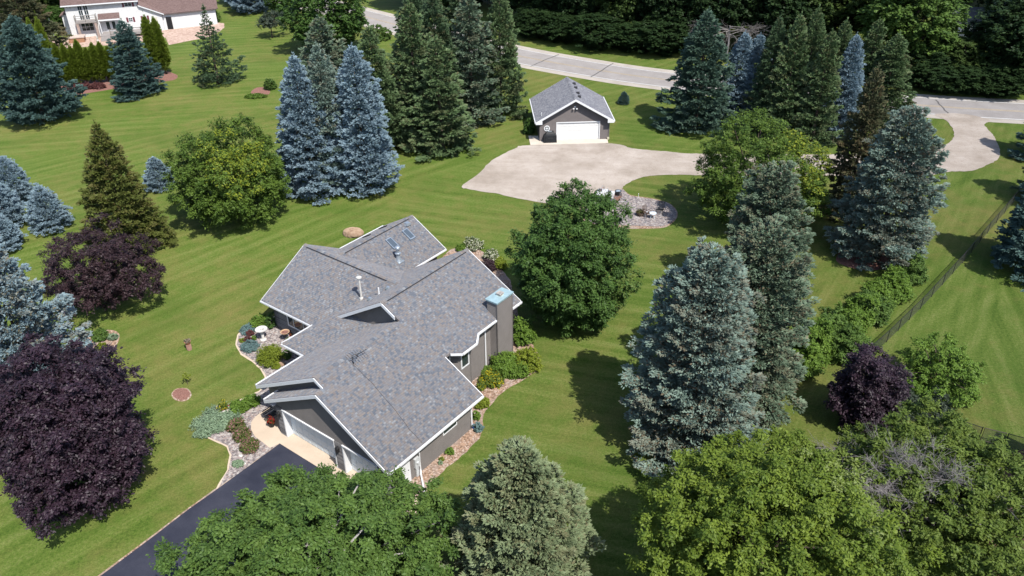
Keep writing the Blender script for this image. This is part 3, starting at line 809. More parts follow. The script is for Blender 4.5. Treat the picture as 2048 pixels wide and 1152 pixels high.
# local: x right, y back; front at y=0
ge, gr, oh, fo_ = 2.5, 5.08, 0.5, 0.6
kg = (gr - ge) / (gw + oh)
m_ = MB()
gz = lambda x: gr - kg * abs(x)
m_.prism([(-gw, 0, 0), (-2.05, 0, 0), (-2.05, 0, 2.2), (2.95, 0, 2.2), (2.95, 0, 0), (gw, 0, 0), (gw, 0, gz(gw) - .15), (0, 0, gr - .15), (-gw, 0, gz(gw) - .15)], (0, .15, 0))
m_.prism([(-gw, gd, 0), (gw, gd, 0), (gw, gd, gz(gw) - .15), (0, gd, gr - .15), (-gw, gd, gz(gw) - .15)], (0, -.15, 0))
m_.b2(-gw, -gw + .15, .15, gd - .15, 0, gz(gw) - .15); m_.b2(gw - .15, gw, .15, gd - .15, 0, gz(gw) - .15)
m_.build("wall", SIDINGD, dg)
m_ = MB()
def slab2(mb, x0, x1, y0, y1, zf, th=.13):
    T = [Vector((x0, y0, zf(x0))), Vector((x1, y0, zf(x1))), Vector((x1, y1, zf(x1))), Vector((x0, y1, zf(x0)))]
    k = math.sqrt(1 + ((zf(x1) - zf(x0)) / (x1 - x0)) ** 2); sg = 1 if zf(x1) > zf(x0) else -1
    uv = [(p.y, sg * p.x * k) for p in T]
    B2 = [p - Vector((0, 0, th)) for p in T]
    mb.add(T, [(0, 1, 2, 3)], uv); mb.add(T + B2, [(7, 6, 5, 4), (0, 4, 5, 1), (1, 5, 6, 2), (2, 6, 7, 3), (3, 7, 4, 0)], uv + uv)
slab2(m_, -gw - oh, 0, -fo_, gd + .35, gz); slab2(m_, 0, gw + oh, -fo_, gd + .35, gz)
dr = m_.build("roof", SHINGLEG, dg)
c_ = MB(); ridgecap(c_, (0, -fo_, gr), (0, gd + .35, gr)); c_.build("ridge_cap", SHINGLEG, dr)
for i, y in enumerate((1.1, 2.4, 4.4, 5.9)):
    v_ = MB(); v_.box((.62, y, gz(.62) + .1), (.42, .38, .18), 0, .8); v_.build("roof_vent", SLOT, dr)
for s_ in (-1, 1):
    f_ = MB()
    for y, d in ((-fo_ - .04, .04), (gd + .35, .04)):
        f_.prism([(0, y, gr - .01), (s_ * (gw + oh), y, ge - .01), (s_ * (gw + oh), y, ge - .26), (0, y, gr - .26)], (0, d, 0))
    f_.b2(s_ * (gw + oh), s_ * (gw + oh + .1), -fo_, gd + .35, ge - .16, ge - .02)
    f_.b2(s_ * (gw + .02), s_ * (gw + oh - .01), -fo_, .2, ge - .25, ge - .14)
    f_.prism([(s_ * (gw + oh), -fo_ - .045, ge - .02), (s_ * (gw + oh - .75), -fo_ - .045, ge + .02 + kg * .2), (s_ * (gw + oh - .75), -fo_ - .045, ge - .27), (s_ * (gw + oh), -fo_ - .045, ge - .27)], (0, -.01, 0))
    f_.build("fascia", WHITE, dr)
for x0, x1 in ((-gw - oh + .1, -gw), (gw, gw + oh - .1)):
    m_ = MB(); m_.b2(x0, x1, -.5, gd, ge - .25, ge - .22); m_.build("soffit", WHITE, dr)
BRIGHTD = simple("bright_white_door", (0.82, 0.82, 0.81), 0.4, 0.4, var=0.02)
d_ = panel_door(-1.95, 2.88, .1, .05, 2.12, 8, 4, dg).build("garage_door", BRIGHTD, dg)
j = MB(); j.b2(-2.07, -1.96, -.03, .14, .05, 2.13); j.b2(2.89, 2.98, -.03, .14, .05, 2.13); j.b2(-2.07, 2.98, -.035, .14, 2.131, 2.24); j.build("door_jamb", WHITE, d_)
rw = MB()
prof = [(-.33, 0), (-.33, .05)]
N = 24
ring = []
for k in range(N):
    t = 2 * math.pi * k / N
    ring.append((math.cos(t), math.sin(t)))
P = []
for rr_, yy in ((.34, -.002), (.34, -.07), (.24, -.07), (.24, -.02)):
    P += [(-3.15 + rr_ * a, yy, 1.55 + rr_ * b) for a, b in ring]
F = [(i * N + k, i * N + (k + 1) % N, (i + 1) * N + (k + 1) % N, (i + 1) * N + k) for i in range(3) for k in range(N)]
rw.add(P, F); rw.b2(-3.17, -3.13, -.05, -.03, 1.33, 1.77); rw.b2(-3.37, -2.93, -.05, -.03, 1.53, 1.57); rw.b2(-3.25, -3.05, -.055, -.051, 1.45, 1.65)
rwo = rw.build("round_window", WHITE, dg)
gl = MB(); gl.add([(-3.15 + .26 * a, -.018, 1.55 + .26 * b) for a, b in ring] + [(-3.15, -.018, 1.55)], [(k, (k + 1) % N, N) for k in range(N)]); gl.build("pane", GLASS, rwo)
l_ = MB(); l_.b2(-.1, .1, -.12, -.003, 3.95, 4.1); l_.lathe([(.04, 0), (.11, .1), (.1, .18)], (-.17, -.22, 3.72), 10); l_.lathe([(.04, 0), (.11, .1), (.1, .18)], (.19, -.22, 3.72), 10)
l_.build("security_light", WHITE, dg)
v_ = MB(); v_.tube([(-3.75, .3, gz(3.75) - .05), (-3.75, .3, gz(3.75) + .42)], .04, 6); v_.build("plumbing_vent", WHITE, dg)
m_ = MB(); m_.b2(gw + .003, gw + .09, -.08, .03, 0, 2.3); m_.build("downspout", SIDINGD, dg)
m_ = MB(); m_.b2(gw - .12, gw + .1, -.2, -.02, .05, .3); m_.build("splash_block", simple("cream_block", (.6, .55, .42), .8), dg)

bq = thing("covered_barbecue", "black covered barbecue grill against the detached garage wall", "barbecue", (*gp(1100, 284)[:2], .045), math.radians(3))
m_ = MB()
m_.add([(-.75, -.38, 0), (.75, -.38, 0), (.75, .38, 0), (-.75, .38, 0), (-.72, -.36, .82), (.72, -.36, .82), (.72, .36, .82), (-.72, .36, .82),
        (-.48, -.30, 1.0), (.48, -.30, 1.0), (.48, .32, 1.0), (-.48, .32, 1.0), (-.42, -.12, 1.22), (.42, -.12, 1.22), (.42, .30, 1.2), (-.42, .30, 1.2)],
       [(0, 1, 5, 4), (1, 2, 6, 5), (2, 3, 7, 6), (3, 0, 4, 7), (4, 5, 9, 8), (5, 6, 10, 9), (6, 7, 11, 10), (7, 4, 8, 11), (8, 9, 13, 12), (9, 10, 14, 13), (10, 11, 15, 14), (11, 8, 12, 15), (12, 13, 14, 15)])
m_.build("cover", RUBBER, bq)
m_ = MB()
for x in (-.55, .55): m_.tube([(x, -.39, .05), (x, -.37, .8)], .012, 5)
m_.tube([(-.3, -.38, .55), (.3, -.38, .55)], .018, 5); m_.build("strap", DARK, bq)
m_ = MB(); m_.box((0, .08, 1.215), (.4, .2, .03)); m_.build("cover_badge", ALU, bq)
print("buildings ok")

# ------------------------------------------------------------------ trees
G_ANG = math.pi * (3 - math.sqrt(5))

def quads_mesh(name, V, tint, mat, nv=4):
    """V: (n, nv, 3) array of faces"""
    n = len(V)
    me = bpy.data.meshes.new(name)
    me.vertices.add(n * nv)
    me.vertices.foreach_set("co", V.reshape(-1).astype(np.float32))
    me.loops.add(n * nv)
    me.loops.foreach_set("vertex_index", np.arange(n * nv, dtype=np.int32))
    me.polygons.add(n)
    me.polygons.foreach_set("loop_start", np.arange(0, n * nv, nv, dtype=np.int32))
    at = me.attributes.new("tint", 'FLOAT', 'FACE')
    at.data.foreach_set("value", tint.astype(np.float32))
    me.materials.append(mat)
    me.update(calc_edges=True)
    return me

def unit(a):
    return a / np.maximum(np.linalg.norm(a, axis=-1, keepdims=True), 1e-9)

def tufts(P, Dv, L, Wd, rng):
    """crossed narrow rhombi from P along Dv"""
    Dv = unit(Dv)
    r = unit(rng.normal(size=P.shape))
    S = unit(np.cross(Dv, r)); U = np.cross(Dv, S)
    out = []
    for A in (S, U):
        tip = P + Dv * L[:, None]
        mid = P + Dv * (L * .45)[:, None]
        out.append(np.stack([P, mid + A * Wd[:, None], tip, mid - A * Wd[:, None]], 1))
    return np.concatenate(out, 0)

def conifer_mesh(name, seed, h, r, nb, dens, tuft, mat, pw=.85, lo=-12, hi=38, curve=.25, gap=.0, base=.02, lean=0.0, bare=0.0, wide=.34, lump=.18):
    rng = np.random.default_rng(seed)
    lob = rng.uniform(0, 2 * np.pi, 4)
    t = (np.arange(nb) + rng.uniform(0, 1, nb)) / nb
    t = t ** 0.88
    # whorls
    nw = int(h / .55)
    tq = (np.floor(t * nw) + .5 + rng.normal(0, .16, nb)) / nw
    t = np.clip(t * .35 + tq * .65, 0, .985)
    az = np.arange(nb) * G_ANG + rng.normal(0, .25, nb)
    prof = (1 - t) ** pw
    prof *= np.where(t < .10, .80 + 2 * t, 1.0)
    lumpf = 1 + lump * (np.sin(3 * az + lob[0] + t * 7) * .6 + np.sin(5 * az + lob[1] - t * 11) * .4)
    Lb = r * prof * rng.uniform(.72, 1.07, nb) * lumpf + .05 + .07 * (t < .8)
    if gap > 0: Lb *= np.where(rng.random(nb) < gap, rng.uniform(.3, .7, nb), 1.0)
    z0 = base * h + t * h * (1 - base)
    el = np.radians(lo + (hi - lo) * t + rng.normal(0, 5, nb))
    ni = np.maximum(4, (dens * Lb ** 1.45)).astype(int)
    B = np.repeat(np.arange(nb), ni); N = len(B)
    # needle pads: the tufts of a branch gather in a few flat sprays
    mp = np.maximum(2, (Lb * 3.2 + 2)).astype(int)
    off = np.concatenate([[0], np.cumsum(mp)[:-1]]); NPd = int(mp.sum()); PB = np.repeat(np.arange(nb), mp)
    ps = .14 + .86 * rng.random(NPd) ** .62
    pside = rng.choice([-1.0, 1.0], NPd); pq = rng.random(NPd)
    last = off + mp - 1
    ps[last] = .97; pq[last] = .05
    pid = off[B] + (rng.random(N) * mp[B]).astype(int)
    s, side, q = ps[pid], pside[pid], pq[pid]
    pr = (np.minimum(.10, .07 * r) + .035 * Lb[B]) * rng.uniform(.8, 1.25, NPd)[pid] * np.clip((1 - t[B]) * 5 + .30, .30, 1.0)
    L = Lb[B]
    lw = np.minimum(L * wide, 1.1) * (1.08 - s) ** .6 * 1.25 + .06 * np.clip((1 - t[B]) * 6, .1, 1)
    dh = np.stack([np.cos(az[B]), np.sin(az[B]), np.zeros(N)], 1)
    ph = np.stack([-np.sin(az[B]), np.cos(az[B]), np.zeros(N)], 1)
    a2 = rng.uniform(0, 2 * np.pi, N); r2 = np.sqrt(rng.random(N)) * pr
    ox, oy = np.cos(a2) * r2, np.sin(a2) * r2
    zz = z0[B] + L * (np.tan(el[B]) * s + curve * s * s) - q * lw * .28 - r2 * .25
    P = dh * (L * s * np.cos(el[B] * .6) + ox)[:, None] + ph * (side * q * lw + oy)[:, None] + dh * (q * lw * .45)[:, None]
    P[:, 2] = zz + rng.normal(0, .035, N)
    P[:, 2] = np.maximum(P[:, 2], .03)
    Dv = dh * (.6 + .3 * s + ox / pr * .8)[:, None] + ph * (side * .5 * q + oy / pr * .8)[:, None]
    Dv[:, 2] += np.tan(el[B]) * .4 + .22
    Dv = unit(Dv) + rng.normal(0, .28, (N, 3))
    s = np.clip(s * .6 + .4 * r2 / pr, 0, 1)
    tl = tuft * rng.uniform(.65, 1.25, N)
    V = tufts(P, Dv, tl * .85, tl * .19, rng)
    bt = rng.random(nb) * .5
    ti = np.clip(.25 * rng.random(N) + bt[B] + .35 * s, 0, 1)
    if bare > 0:
        ti = np.where(rng.random(N) < bare * (1 - s) * 1.6, 1.0, np.minimum(ti, .9))
    # leader
    nl = 40
    Pl_ = np.zeros((nl, 3)); Pl_[:, 2] = h * rng.uniform(.92, 1.03, nl)
    Dl = unit(rng.normal(0, .5, (nl, 3)) + np.array([0, 0, 1.0]))
    V2 = tufts(Pl_, Dl, np.full(nl, tuft * .9), np.full(nl, tuft * .12), rng)
    V = np.concatenate([V, V2], 0)
    ti = np.concatenate([ti, ti, np.full(2 * nl, .7)])
    return quads_mesh(name, V, ti, mat)

def trunk_mesh(name, h, r0, r1, limbs=(), mat=None, seed=0, z0=0.0):
    m = MB()
    r_ = random.Random(seed)
    k = 6; pts = []
    for i in range(k + 1):
        t = i / k
        pts.append((r_.uniform(-.05, .05) * h * .1 * t, r_.uniform(-.05, .05) * h * .1 * t, z0 + h * t))
    m.tube(pts, [r0 * 1.25 if i == 0 else r0 + (r1 - r0) * i / k for i in range(k + 1)], 8)
    for (a, b, c, ra, rb) in limbs:
        m.tube([a, b, c], [ra, (ra + rb) / 2, rb], 5)
    me = bpy.data.meshes.new(name)
    me.from_pydata(m.v, [], m.f)
    me.materials.append(mat or BARK)
    me.polygons.foreach_set("use_smooth", [True] * len(me.polygons))
    me.update()
    return me

def leafy_mesh(name, seed, H, zb, rx, ry, mat, ncl=300, cr=.62, nl=110, leaf=.15, lumps=.16, flat=.75, patch=None, droop=0.0, inner=.3, top=1.0, squash=1.0, shape=1.0, rag=.085, fl=0.0):
    """crown from height zb to H; ellipsoid of leaf clumps; returns mesh + clump centres"""
    rng = np.random.default_rng(seed)
    zc = zb + (H - zb) * .42 * shape
    ru, rd = H - zc, zc - zb
    i = np.arange(ncl) + .5
    cz = 1 - 2 * i / ncl
    az = i * G_ANG + rng.normal(0, .12, ncl)
    sr = np.sqrt(1 - cz * cz)
    d = np.stack([sr * np.cos(az), sr * np.sin(az), cz], 1)
    k = rng.normal(0, 1.6, (5, 3)); ph = rng.uniform(0, 6.28, 5)
    f = sum(np.sin(d @ k[j] * 1.7 + ph[j]) for j in range(5)) / 5
    rad = (1 + lumps * 1.6 * f + rng.normal(0, rag, ncl))
    dep = np.where(rng.random(ncl) < inner, rng.uniform(.45, .8, ncl), rng.uniform(.86, 1.0, ncl))
    C = d * (rad * dep)[:, None]
    C[:, 0] *= rx - cr * .6; C[:, 1] *= ry - cr * .6
    C[:, 2] = zc + np.where(d[:, 2] > 0, C[:, 2] * (ru - cr * .5), C[:, 2] * (rd - cr * .3))
    keep = C[:, 2] > min(.35, .08 * H)
    C, d, dep = C[keep], d[keep], dep[keep]
    n = len(C)
    crs = cr * rng.uniform(.65, 1.3, n)
    lpt = 8
    ntw = max(3, nl // lpt)
    TB = np.repeat(np.arange(n), ntw); NTt = len(TB)
    td = unit(rng.normal(size=(NTt, 3)) * .75 + (d[TB] * np.array([1, 1, .6]) + np.array([0, 0, .55])) * rng.uniform(.15, 1.25, NTt)[:, None])
    tlen = crs[TB] * rng.uniform(.55, 1.25, NTt)
    W = np.repeat(np.arange(NTt), lpt); B = TB[W]; N = len(B)
    tt = .30 + .70 * rng.random(N) ** .8
    P = C[B] + td[W] * (tlen[W] * tt)[:, None] * np.array([1, 1, flat]) + rng.normal(0, .075, (N, 3)) * (cr / .6)
    if droop: P[:, 2] -= droop * tt ** 2 * crs[B]
    nrm = unit(td[W] * .35 + np.array([0, 0, .9]) + rng.normal(0, .45, (N, 3)))
    a = unit(np.cross(nrm, np.cross(td[W], nrm)) + rng.normal(0, .5, (N, 3)))
    a = unit(a - nrm * (a * nrm).sum(1)[:, None]); b = np.cross(nrm, a)
    s = leaf * rng.uniform(.6, 1.35, N)
    sa, sb = (s * .68)[:, None], (s * .36)[:, None]
    V = np.stack([P - a * sa, P + b * sb, P + a * sa * 1.1, P - b * sb], 1)
    V[:, :, 2] = np.maximum(V[:, :, 2], .03)
    ct = rng.random(n) * .35
    ti = np.clip(ct[B] + .4 * rng.random(N), 0, .75)
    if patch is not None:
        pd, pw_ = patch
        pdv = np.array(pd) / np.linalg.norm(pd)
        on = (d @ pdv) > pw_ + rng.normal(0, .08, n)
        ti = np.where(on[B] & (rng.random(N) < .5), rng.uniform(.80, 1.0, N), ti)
    if fl: ti = np.where(rng.random(N) < fl, 1.0, ti)
    return quads_mesh(name, V, ti, mat), C, zc

def leafy_tree(nm, label, cat, loc, H, zb, rx, ry, mat, group=None, bark=None, nlimb=16, seed=1, tr=.22, rz=0.0, limb_to=.9, **kw):
    root = thing(nm, label, cat, loc, rz, group)
    me, C, zc = leafy_mesh("crown", seed, H, zb, rx, ry, mat, **kw)
    link(bpy.data.objects.new("crown", me), root)
    r_ = random.Random(seed)
    limbs = []
    idx = list(range(len(C))); r_.shuffle(idx)
    for i in idx[:nlimb]:
        c = Vector(C[i]) * 1.0
        s_ = Vector((0, 0, max(.2, zb * .8 + (zc - zb) * r_.random())))
        e = s_.lerp(c, limb_to)
        md = s_.lerp(e, .5) + Vector((r_.uniform(-.2, .2), r_.uniform(-.2, .2), .35))
        limbs.append((s_, md, e, tr * .42, .025))
    tm = trunk_mesh("trunk", max(.5, zc), tr, tr * .45, limbs, bark, seed)
    link(bpy.data.objects.new("trunk", tm), root)
    return root

def setmat(root, mat):
    for c in root.children:
        if c.name.startswith("crown"):
            c.material_slots[0].link = 'OBJECT'
            c.material_slots[0].material = mat

# foliage colours (real leaf colours, except the sunlit oak)
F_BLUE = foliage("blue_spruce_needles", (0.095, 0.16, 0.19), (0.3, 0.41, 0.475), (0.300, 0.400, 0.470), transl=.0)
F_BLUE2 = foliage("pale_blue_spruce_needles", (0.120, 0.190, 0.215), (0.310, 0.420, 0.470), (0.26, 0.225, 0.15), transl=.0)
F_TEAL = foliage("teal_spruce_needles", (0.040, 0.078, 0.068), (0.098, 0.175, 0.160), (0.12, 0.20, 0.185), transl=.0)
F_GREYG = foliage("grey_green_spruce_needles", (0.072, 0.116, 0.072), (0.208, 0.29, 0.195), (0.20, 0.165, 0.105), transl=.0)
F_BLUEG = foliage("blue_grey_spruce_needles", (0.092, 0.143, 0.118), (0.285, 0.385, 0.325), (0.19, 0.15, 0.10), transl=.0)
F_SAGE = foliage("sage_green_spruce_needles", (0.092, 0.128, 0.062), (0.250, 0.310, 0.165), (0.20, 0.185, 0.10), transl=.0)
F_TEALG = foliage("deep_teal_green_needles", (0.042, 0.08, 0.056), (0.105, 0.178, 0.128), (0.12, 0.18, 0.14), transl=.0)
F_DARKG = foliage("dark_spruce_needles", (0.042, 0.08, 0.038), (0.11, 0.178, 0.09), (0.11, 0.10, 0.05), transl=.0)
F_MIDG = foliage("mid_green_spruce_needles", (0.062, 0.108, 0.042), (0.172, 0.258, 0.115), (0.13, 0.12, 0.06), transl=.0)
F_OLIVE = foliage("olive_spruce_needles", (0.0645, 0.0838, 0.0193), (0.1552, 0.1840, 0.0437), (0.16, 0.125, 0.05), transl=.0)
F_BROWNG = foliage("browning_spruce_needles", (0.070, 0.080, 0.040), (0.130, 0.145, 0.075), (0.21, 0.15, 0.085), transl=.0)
F_YEW = foliage("arborvitae_scales", (0.075, 0.125, 0.014), (0.185, 0.255, 0.028), (0.15, 0.19, 0.03), transl=.1)
F_MAPLE = foliage("maple_leaves", (0.052, 0.108, 0.024), (0.155, 0.252, 0.052), (0.20, 0.26, 0.04))
F_MAPLE2 = foliage("deep_maple_leaves", (0.042, 0.094, 0.022), (0.118, 0.215, 0.048), (0.17, 0.22, 0.05))
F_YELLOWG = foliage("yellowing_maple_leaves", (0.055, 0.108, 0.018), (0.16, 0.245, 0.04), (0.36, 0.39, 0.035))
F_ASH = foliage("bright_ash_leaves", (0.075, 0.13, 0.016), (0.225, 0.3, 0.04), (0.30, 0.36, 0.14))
F_ASH2 = foliage("olive_ash_leaves", (0.066, 0.112, 0.018), (0.19, 0.258, 0.048), (0.20, 0.19, 0.05))
F_PURPLE = foliage("purple_maple_leaves", (0.015, 0.008, 0.015), (0.054, 0.028, 0.046), (0.115, 0.042, 0.048), transl=.1, spec=.45)
F_PLUM = foliage("red_plum_leaves", (0.026, 0.014, 0.018), (0.072, 0.040, 0.046), (0.085, 0.075, 0.045), transl=.12, spec=.35)
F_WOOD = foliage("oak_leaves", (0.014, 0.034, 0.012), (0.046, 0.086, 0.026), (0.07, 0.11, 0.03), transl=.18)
F_WOOD2 = foliage("sunlit_oak_leaves", (0.0316, 0.0602, 0.0150), (0.0966, 0.1495, 0.0368), (0.10, 0.14, 0.03), transl=.18)  # lighter copy of the oak leaves, sunlight put into the colour
F_SHRUB = foliage("shrub_leaves", (0.07, 0.14, 0.018), (0.205, 0.325, 0.052), (0.26, 0.30, 0.05))
F_LIME = foliage("lime_shrub_leaves", (0.125, 0.175, 0.016), (0.31, 0.37, 0.045), (0.38, 0.36, 0.05))
F_JUNI = foliage("juniper_needles", (0.135, 0.205, 0.120), (0.280, 0.380, 0.240), (0.22, 0.30, 0.22), transl=.0)
F_BLUEJ = foliage("blue_juniper_needles", (0.085, 0.150, 0.150), (0.170, 0.260, 0.250), transl=.0)
F_PINKSH = foliage("pink_flowering_shrub", (0.075, 0.11, 0.025), (0.15, 0.18, 0.05), (0.45, 0.2, 0.22))
F_REDSH = foliage("red_barberry_leaves", (0.10, 0.045, 0.045), (0.20, 0.075, 0.07), (0.26, 0.12, 0.1))
F_GREYSH = foliage("grey_green_shrub_leaves", (0.045, 0.066, 0.042), (0.095, 0.125, 0.088))
F_YFLOW = foliage("yellow_flower_plant", (0.065, 0.120, 0.020), (0.160, 0.220, 0.035), (0.75, 0.62, 0.03))
F_WFLOW = foliage("white_flower_plant", (0.060, 0.110, 0.020), (0.150, 0.200, 0.045), (0.70, 0.70, 0.55))
F_RFLOW = foliage("red_flower_plant", (0.035, 0.070, 0.015), (0.08, 0.12, 0.03), (0.50, 0.015, 0.03))

# --- shared conifer shapes, copied and scaled
CONF = {}
def conifer(key, label, base, top, hw, mat=None, group=None, hscale=1.0, rz=None, name="spruce_tree", cat="spruce tree", loc=None, H=None, Rr_=None):
    if key not in CONF:
        CONF[key] = CONFDEF[key]()
    me, h0, r0, tme = CONF[key]
    g_ = gp(*base) if loc is None else Vector(loc)
    hh = H if H else hgt(base, top) * hscale
    Zc = px(g_)[2]
    rad = Rr_ if Rr_ else hw * Zc / FPX
    root = thing(name, label, cat, (g_.x, g_.y, 0), rz if rz is not None else random.Random(base[0]).uniform(0, 6), group)
    root.scale = (rad / r0, rad / r0, hh / h0)
    c = link(bpy.data.objects.new("crown", me), root)
    t_ = link(bpy.data.objects.new("trunk", tme), root)
    if mat:
        c.material_slots[0].link = 'OBJECT'; c.material_slots[0].material = mat
    return root
def cdef(seed, h, r, nb, dens, tuft, mat, **kw):
    return lambda: (conifer_mesh("crown", seed, h, r, nb, dens, tuft, mat, **kw), h, r, trunk_mesh("trunk", h * .97, .02 * h, .012, (), BARK, seed))
CONFDEF = {
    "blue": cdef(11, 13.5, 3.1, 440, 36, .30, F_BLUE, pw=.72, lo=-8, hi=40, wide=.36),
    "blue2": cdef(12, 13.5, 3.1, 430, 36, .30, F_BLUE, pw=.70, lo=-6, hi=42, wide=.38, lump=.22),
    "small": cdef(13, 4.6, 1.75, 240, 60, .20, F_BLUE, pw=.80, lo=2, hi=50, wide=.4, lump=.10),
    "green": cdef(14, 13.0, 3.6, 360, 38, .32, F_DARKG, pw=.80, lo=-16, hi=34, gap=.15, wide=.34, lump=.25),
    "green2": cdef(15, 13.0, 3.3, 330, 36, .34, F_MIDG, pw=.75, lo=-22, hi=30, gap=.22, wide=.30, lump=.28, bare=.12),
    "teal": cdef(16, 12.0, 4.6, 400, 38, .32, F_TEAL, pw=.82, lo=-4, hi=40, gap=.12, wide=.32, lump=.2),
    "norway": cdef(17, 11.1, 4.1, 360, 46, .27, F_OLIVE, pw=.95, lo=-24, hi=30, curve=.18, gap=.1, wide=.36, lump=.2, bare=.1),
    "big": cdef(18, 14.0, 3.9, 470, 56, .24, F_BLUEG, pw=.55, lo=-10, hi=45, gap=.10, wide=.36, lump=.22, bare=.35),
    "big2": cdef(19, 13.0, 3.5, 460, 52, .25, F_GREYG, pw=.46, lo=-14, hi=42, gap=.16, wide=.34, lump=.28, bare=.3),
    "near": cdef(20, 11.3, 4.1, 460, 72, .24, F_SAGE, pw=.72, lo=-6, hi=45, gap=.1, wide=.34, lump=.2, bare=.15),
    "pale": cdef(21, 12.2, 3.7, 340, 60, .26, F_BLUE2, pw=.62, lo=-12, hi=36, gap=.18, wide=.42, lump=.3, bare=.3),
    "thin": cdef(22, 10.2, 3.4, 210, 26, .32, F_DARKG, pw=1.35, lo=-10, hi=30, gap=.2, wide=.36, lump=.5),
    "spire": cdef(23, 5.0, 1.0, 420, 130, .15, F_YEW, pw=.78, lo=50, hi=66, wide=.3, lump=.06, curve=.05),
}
SG = "spruces round the gravel drive"
conifer("teal", "broad dark teal spruce at the left edge, left of the arborvitae hedge", (90, 240), (24, 36), 84)
conifer("green", "dark spruce standing in front of the arborvitae hedge by the white house", (280, 188), (245, 43), 56, F_TEAL)
conifer("thin", "spruce with a thin spindly top and lopsided bushy base on the lawn", (438, 168), (409, 14), 52, F_DARKG)
conifer("norway", "olive-green drooping spruce behind the purple-leaved plum", (262, 492), (196, 248), 92)
conifer("pale", "large pale silvery blue spruce at the left edge, partly behind the big purple maple", (92, 812), (12, 478), 112)
for lb, b_, t_, hw in (("upper small blue spruce at the left edge of the lawn", (38, 408), (10, 317), 40), ("small blue spruce touching the picture's left edge, below the upper one", (18, 452), (-12, 365), 42),
                       ("small blue spruce standing free, right of the others at the left edge", (106, 458), (80, 376), 41), ("smallest blue spruce, alone between the olive spruce and the round maple", (322, 378), (314, 317), 30),
                       ("lowest small blue spruce above the silvery spruce at the left edge", (6, 498), (-14, 425), 44)):
    conifer("small", lb, b_, t_, hw, group="young blue spruces on the left lawn")
conifer("blue", "left blue spruce of the tight trio beside the round maple", (628, 388), (590, 117), 66, group="trio of tall spruces behind the house")
conifer("blue2", "greener middle spruce of the tight trio behind the house", (672, 378), (637, 94), 60, F_BLUEG, group="trio of tall spruces behind the house")
conifer("blue2", "right and palest blue spruce of the tight trio behind the house", (736, 382), (705, 97), 68, group="trio of tall spruces behind the house", rz=2.0)
for i, (k, lb, b_, t_, hw, mt_) in enumerate((
    ("green2", "grey-green spruce with a soft top right behind the blue spruce trio", (665, 250), (632, 36), 76, F_GREYG),
    ("green", "grey-green spruce just right of the palest blue spruce", (762, 300), (735, 56), 70, F_MIDG),
    ("green2", "sparse spruce with a bare brown trunk in the clump left of the detached garage", (838, 285), (815, 8), 68, F_MIDG),
    ("green", "tall spruce whose top reaches the picture's top edge, in the middle of the clump", (880, 245), (858, -6), 70, F_DARKG),
    ("green2", "foremost drooping spruce of the clump left of the detached garage", (884, 300), (872, 78), 74, F_MIDG),
    ("green2", "spruce behind the foremost one, between it and the yellow-green spruce", (945, 240), (920, -12), 68, F_GREYG),
    ("green", "slim yellow-green spruce nearest the detached garage's left side", (1002, 228), (987, -24), 56, F_MIDG),
    ("green", "dark spruce at the back of the clump, half hidden under the top edge", (840, 200), (820, -30), 62, F_DARKG),
    ("green2", "shadowed spruce at the very back of the clump towards the road", (925, 180), (905, -40), 62, F_DARKG))):
    conifer(k, lb, b_, t_, hw, mt_, group="clump of spruces left of the detached garage")
for i, (k, lb, b_, t_, hw, mt_) in enumerate((
    ("green", "broad dark green spruce at the left end of the roadside row", (1390, 258), (1403, 24), 80, F_TEALG),
    ("blue", "left one of the twin-topped blue spruces in the roadside row", (1466, 245), (1475, 68), 44, None),
    ("blue2", "right one of the twin-topped blue spruces in the roadside row", (1496, 242), (1506, 72), 44, None),
    ("green", "slim green spruce just right of the blue pair in the roadside row", (1524, 262), (1539, 37), 48, F_DARKG),
    ("green2", "second slim green spruce right of the blue pair", (1560, 272), (1584, 32), 50, F_MIDG),
    ("green", "third slim green spruce right of the blue pair, the tallest of them", (1592, 268), (1614, 20), 50, F_MIDG),
    ("green2", "green spruce with bright foot behind the yellow-topped maple", (1622, 285), (1648, 64), 50, F_MIDG),
    ("green", "green spruce left of the narrow blue spire in the roadside row", (1652, 250), (1684, 44), 48, F_MIDG),
    ("blue", "narrow pale blue spruce spire right of the slim green ones", (1672, 270), (1711, 73), 42, None),
    ("green2", "green spruce whose tip stands just right of the blue spire", (1718, 225), (1757, 40), 48, F_MIDG),
    ("green", "broad rounded green spruce at the right end of the roadside row", (1758, 240), (1788, 70), 62, F_MIDG))):
    conifer(k, lb, b_, t_, hw, mt_, group="row of spruces along the road")
conifer("green2", "browning spruce with a bare lower trunk behind the big blue-grey one", (1690, 425), (1726, 138), 60, F_BROWNG)
conifer("big", "large blue-grey spruce with bare red litter under it, right of the maple", (1752, 515), (1797, 224), 100, F_BLUEG, rz=1.0)
conifer("big", "huge blue-grey spruce in the right foreground, front one of the pair", (1372, 885), (1397, 476), 136, hscale=.93)
conifer("big2", "tall grey-green spruce directly behind the huge blue-grey one", (1478, 805), (1522, 455), 116, hscale=.97)
conifer("big2", "green spruce with a slender tip, farthest of the three right of the house", (1508, 605), (1530, 344), 92, F_GREYG, rz=3.0)
conifer("near", "olive-grey spruce at the bottom edge, lower right of the house", (1042, 1215), (1045, 868), 165, hscale=.91)
conifer("green", "dark spruce cut by the right edge beside the chain-link fence", (2062, 545), (2110, 300), 95, F_TEAL)
conifer("green", "dark spruce off the right edge by the drive's mouth", (2085, 318), (2125, 150), 60, F_TEAL)
conifer("green2", "spruce at the right edge between road and fence", (2098, 410), (2150, 220), 66, F_DARKG)
conifer("small", "tiny spruce alone on the grass between garage and road", (1247, 208), (1248, 184), 12, F_TEAL)
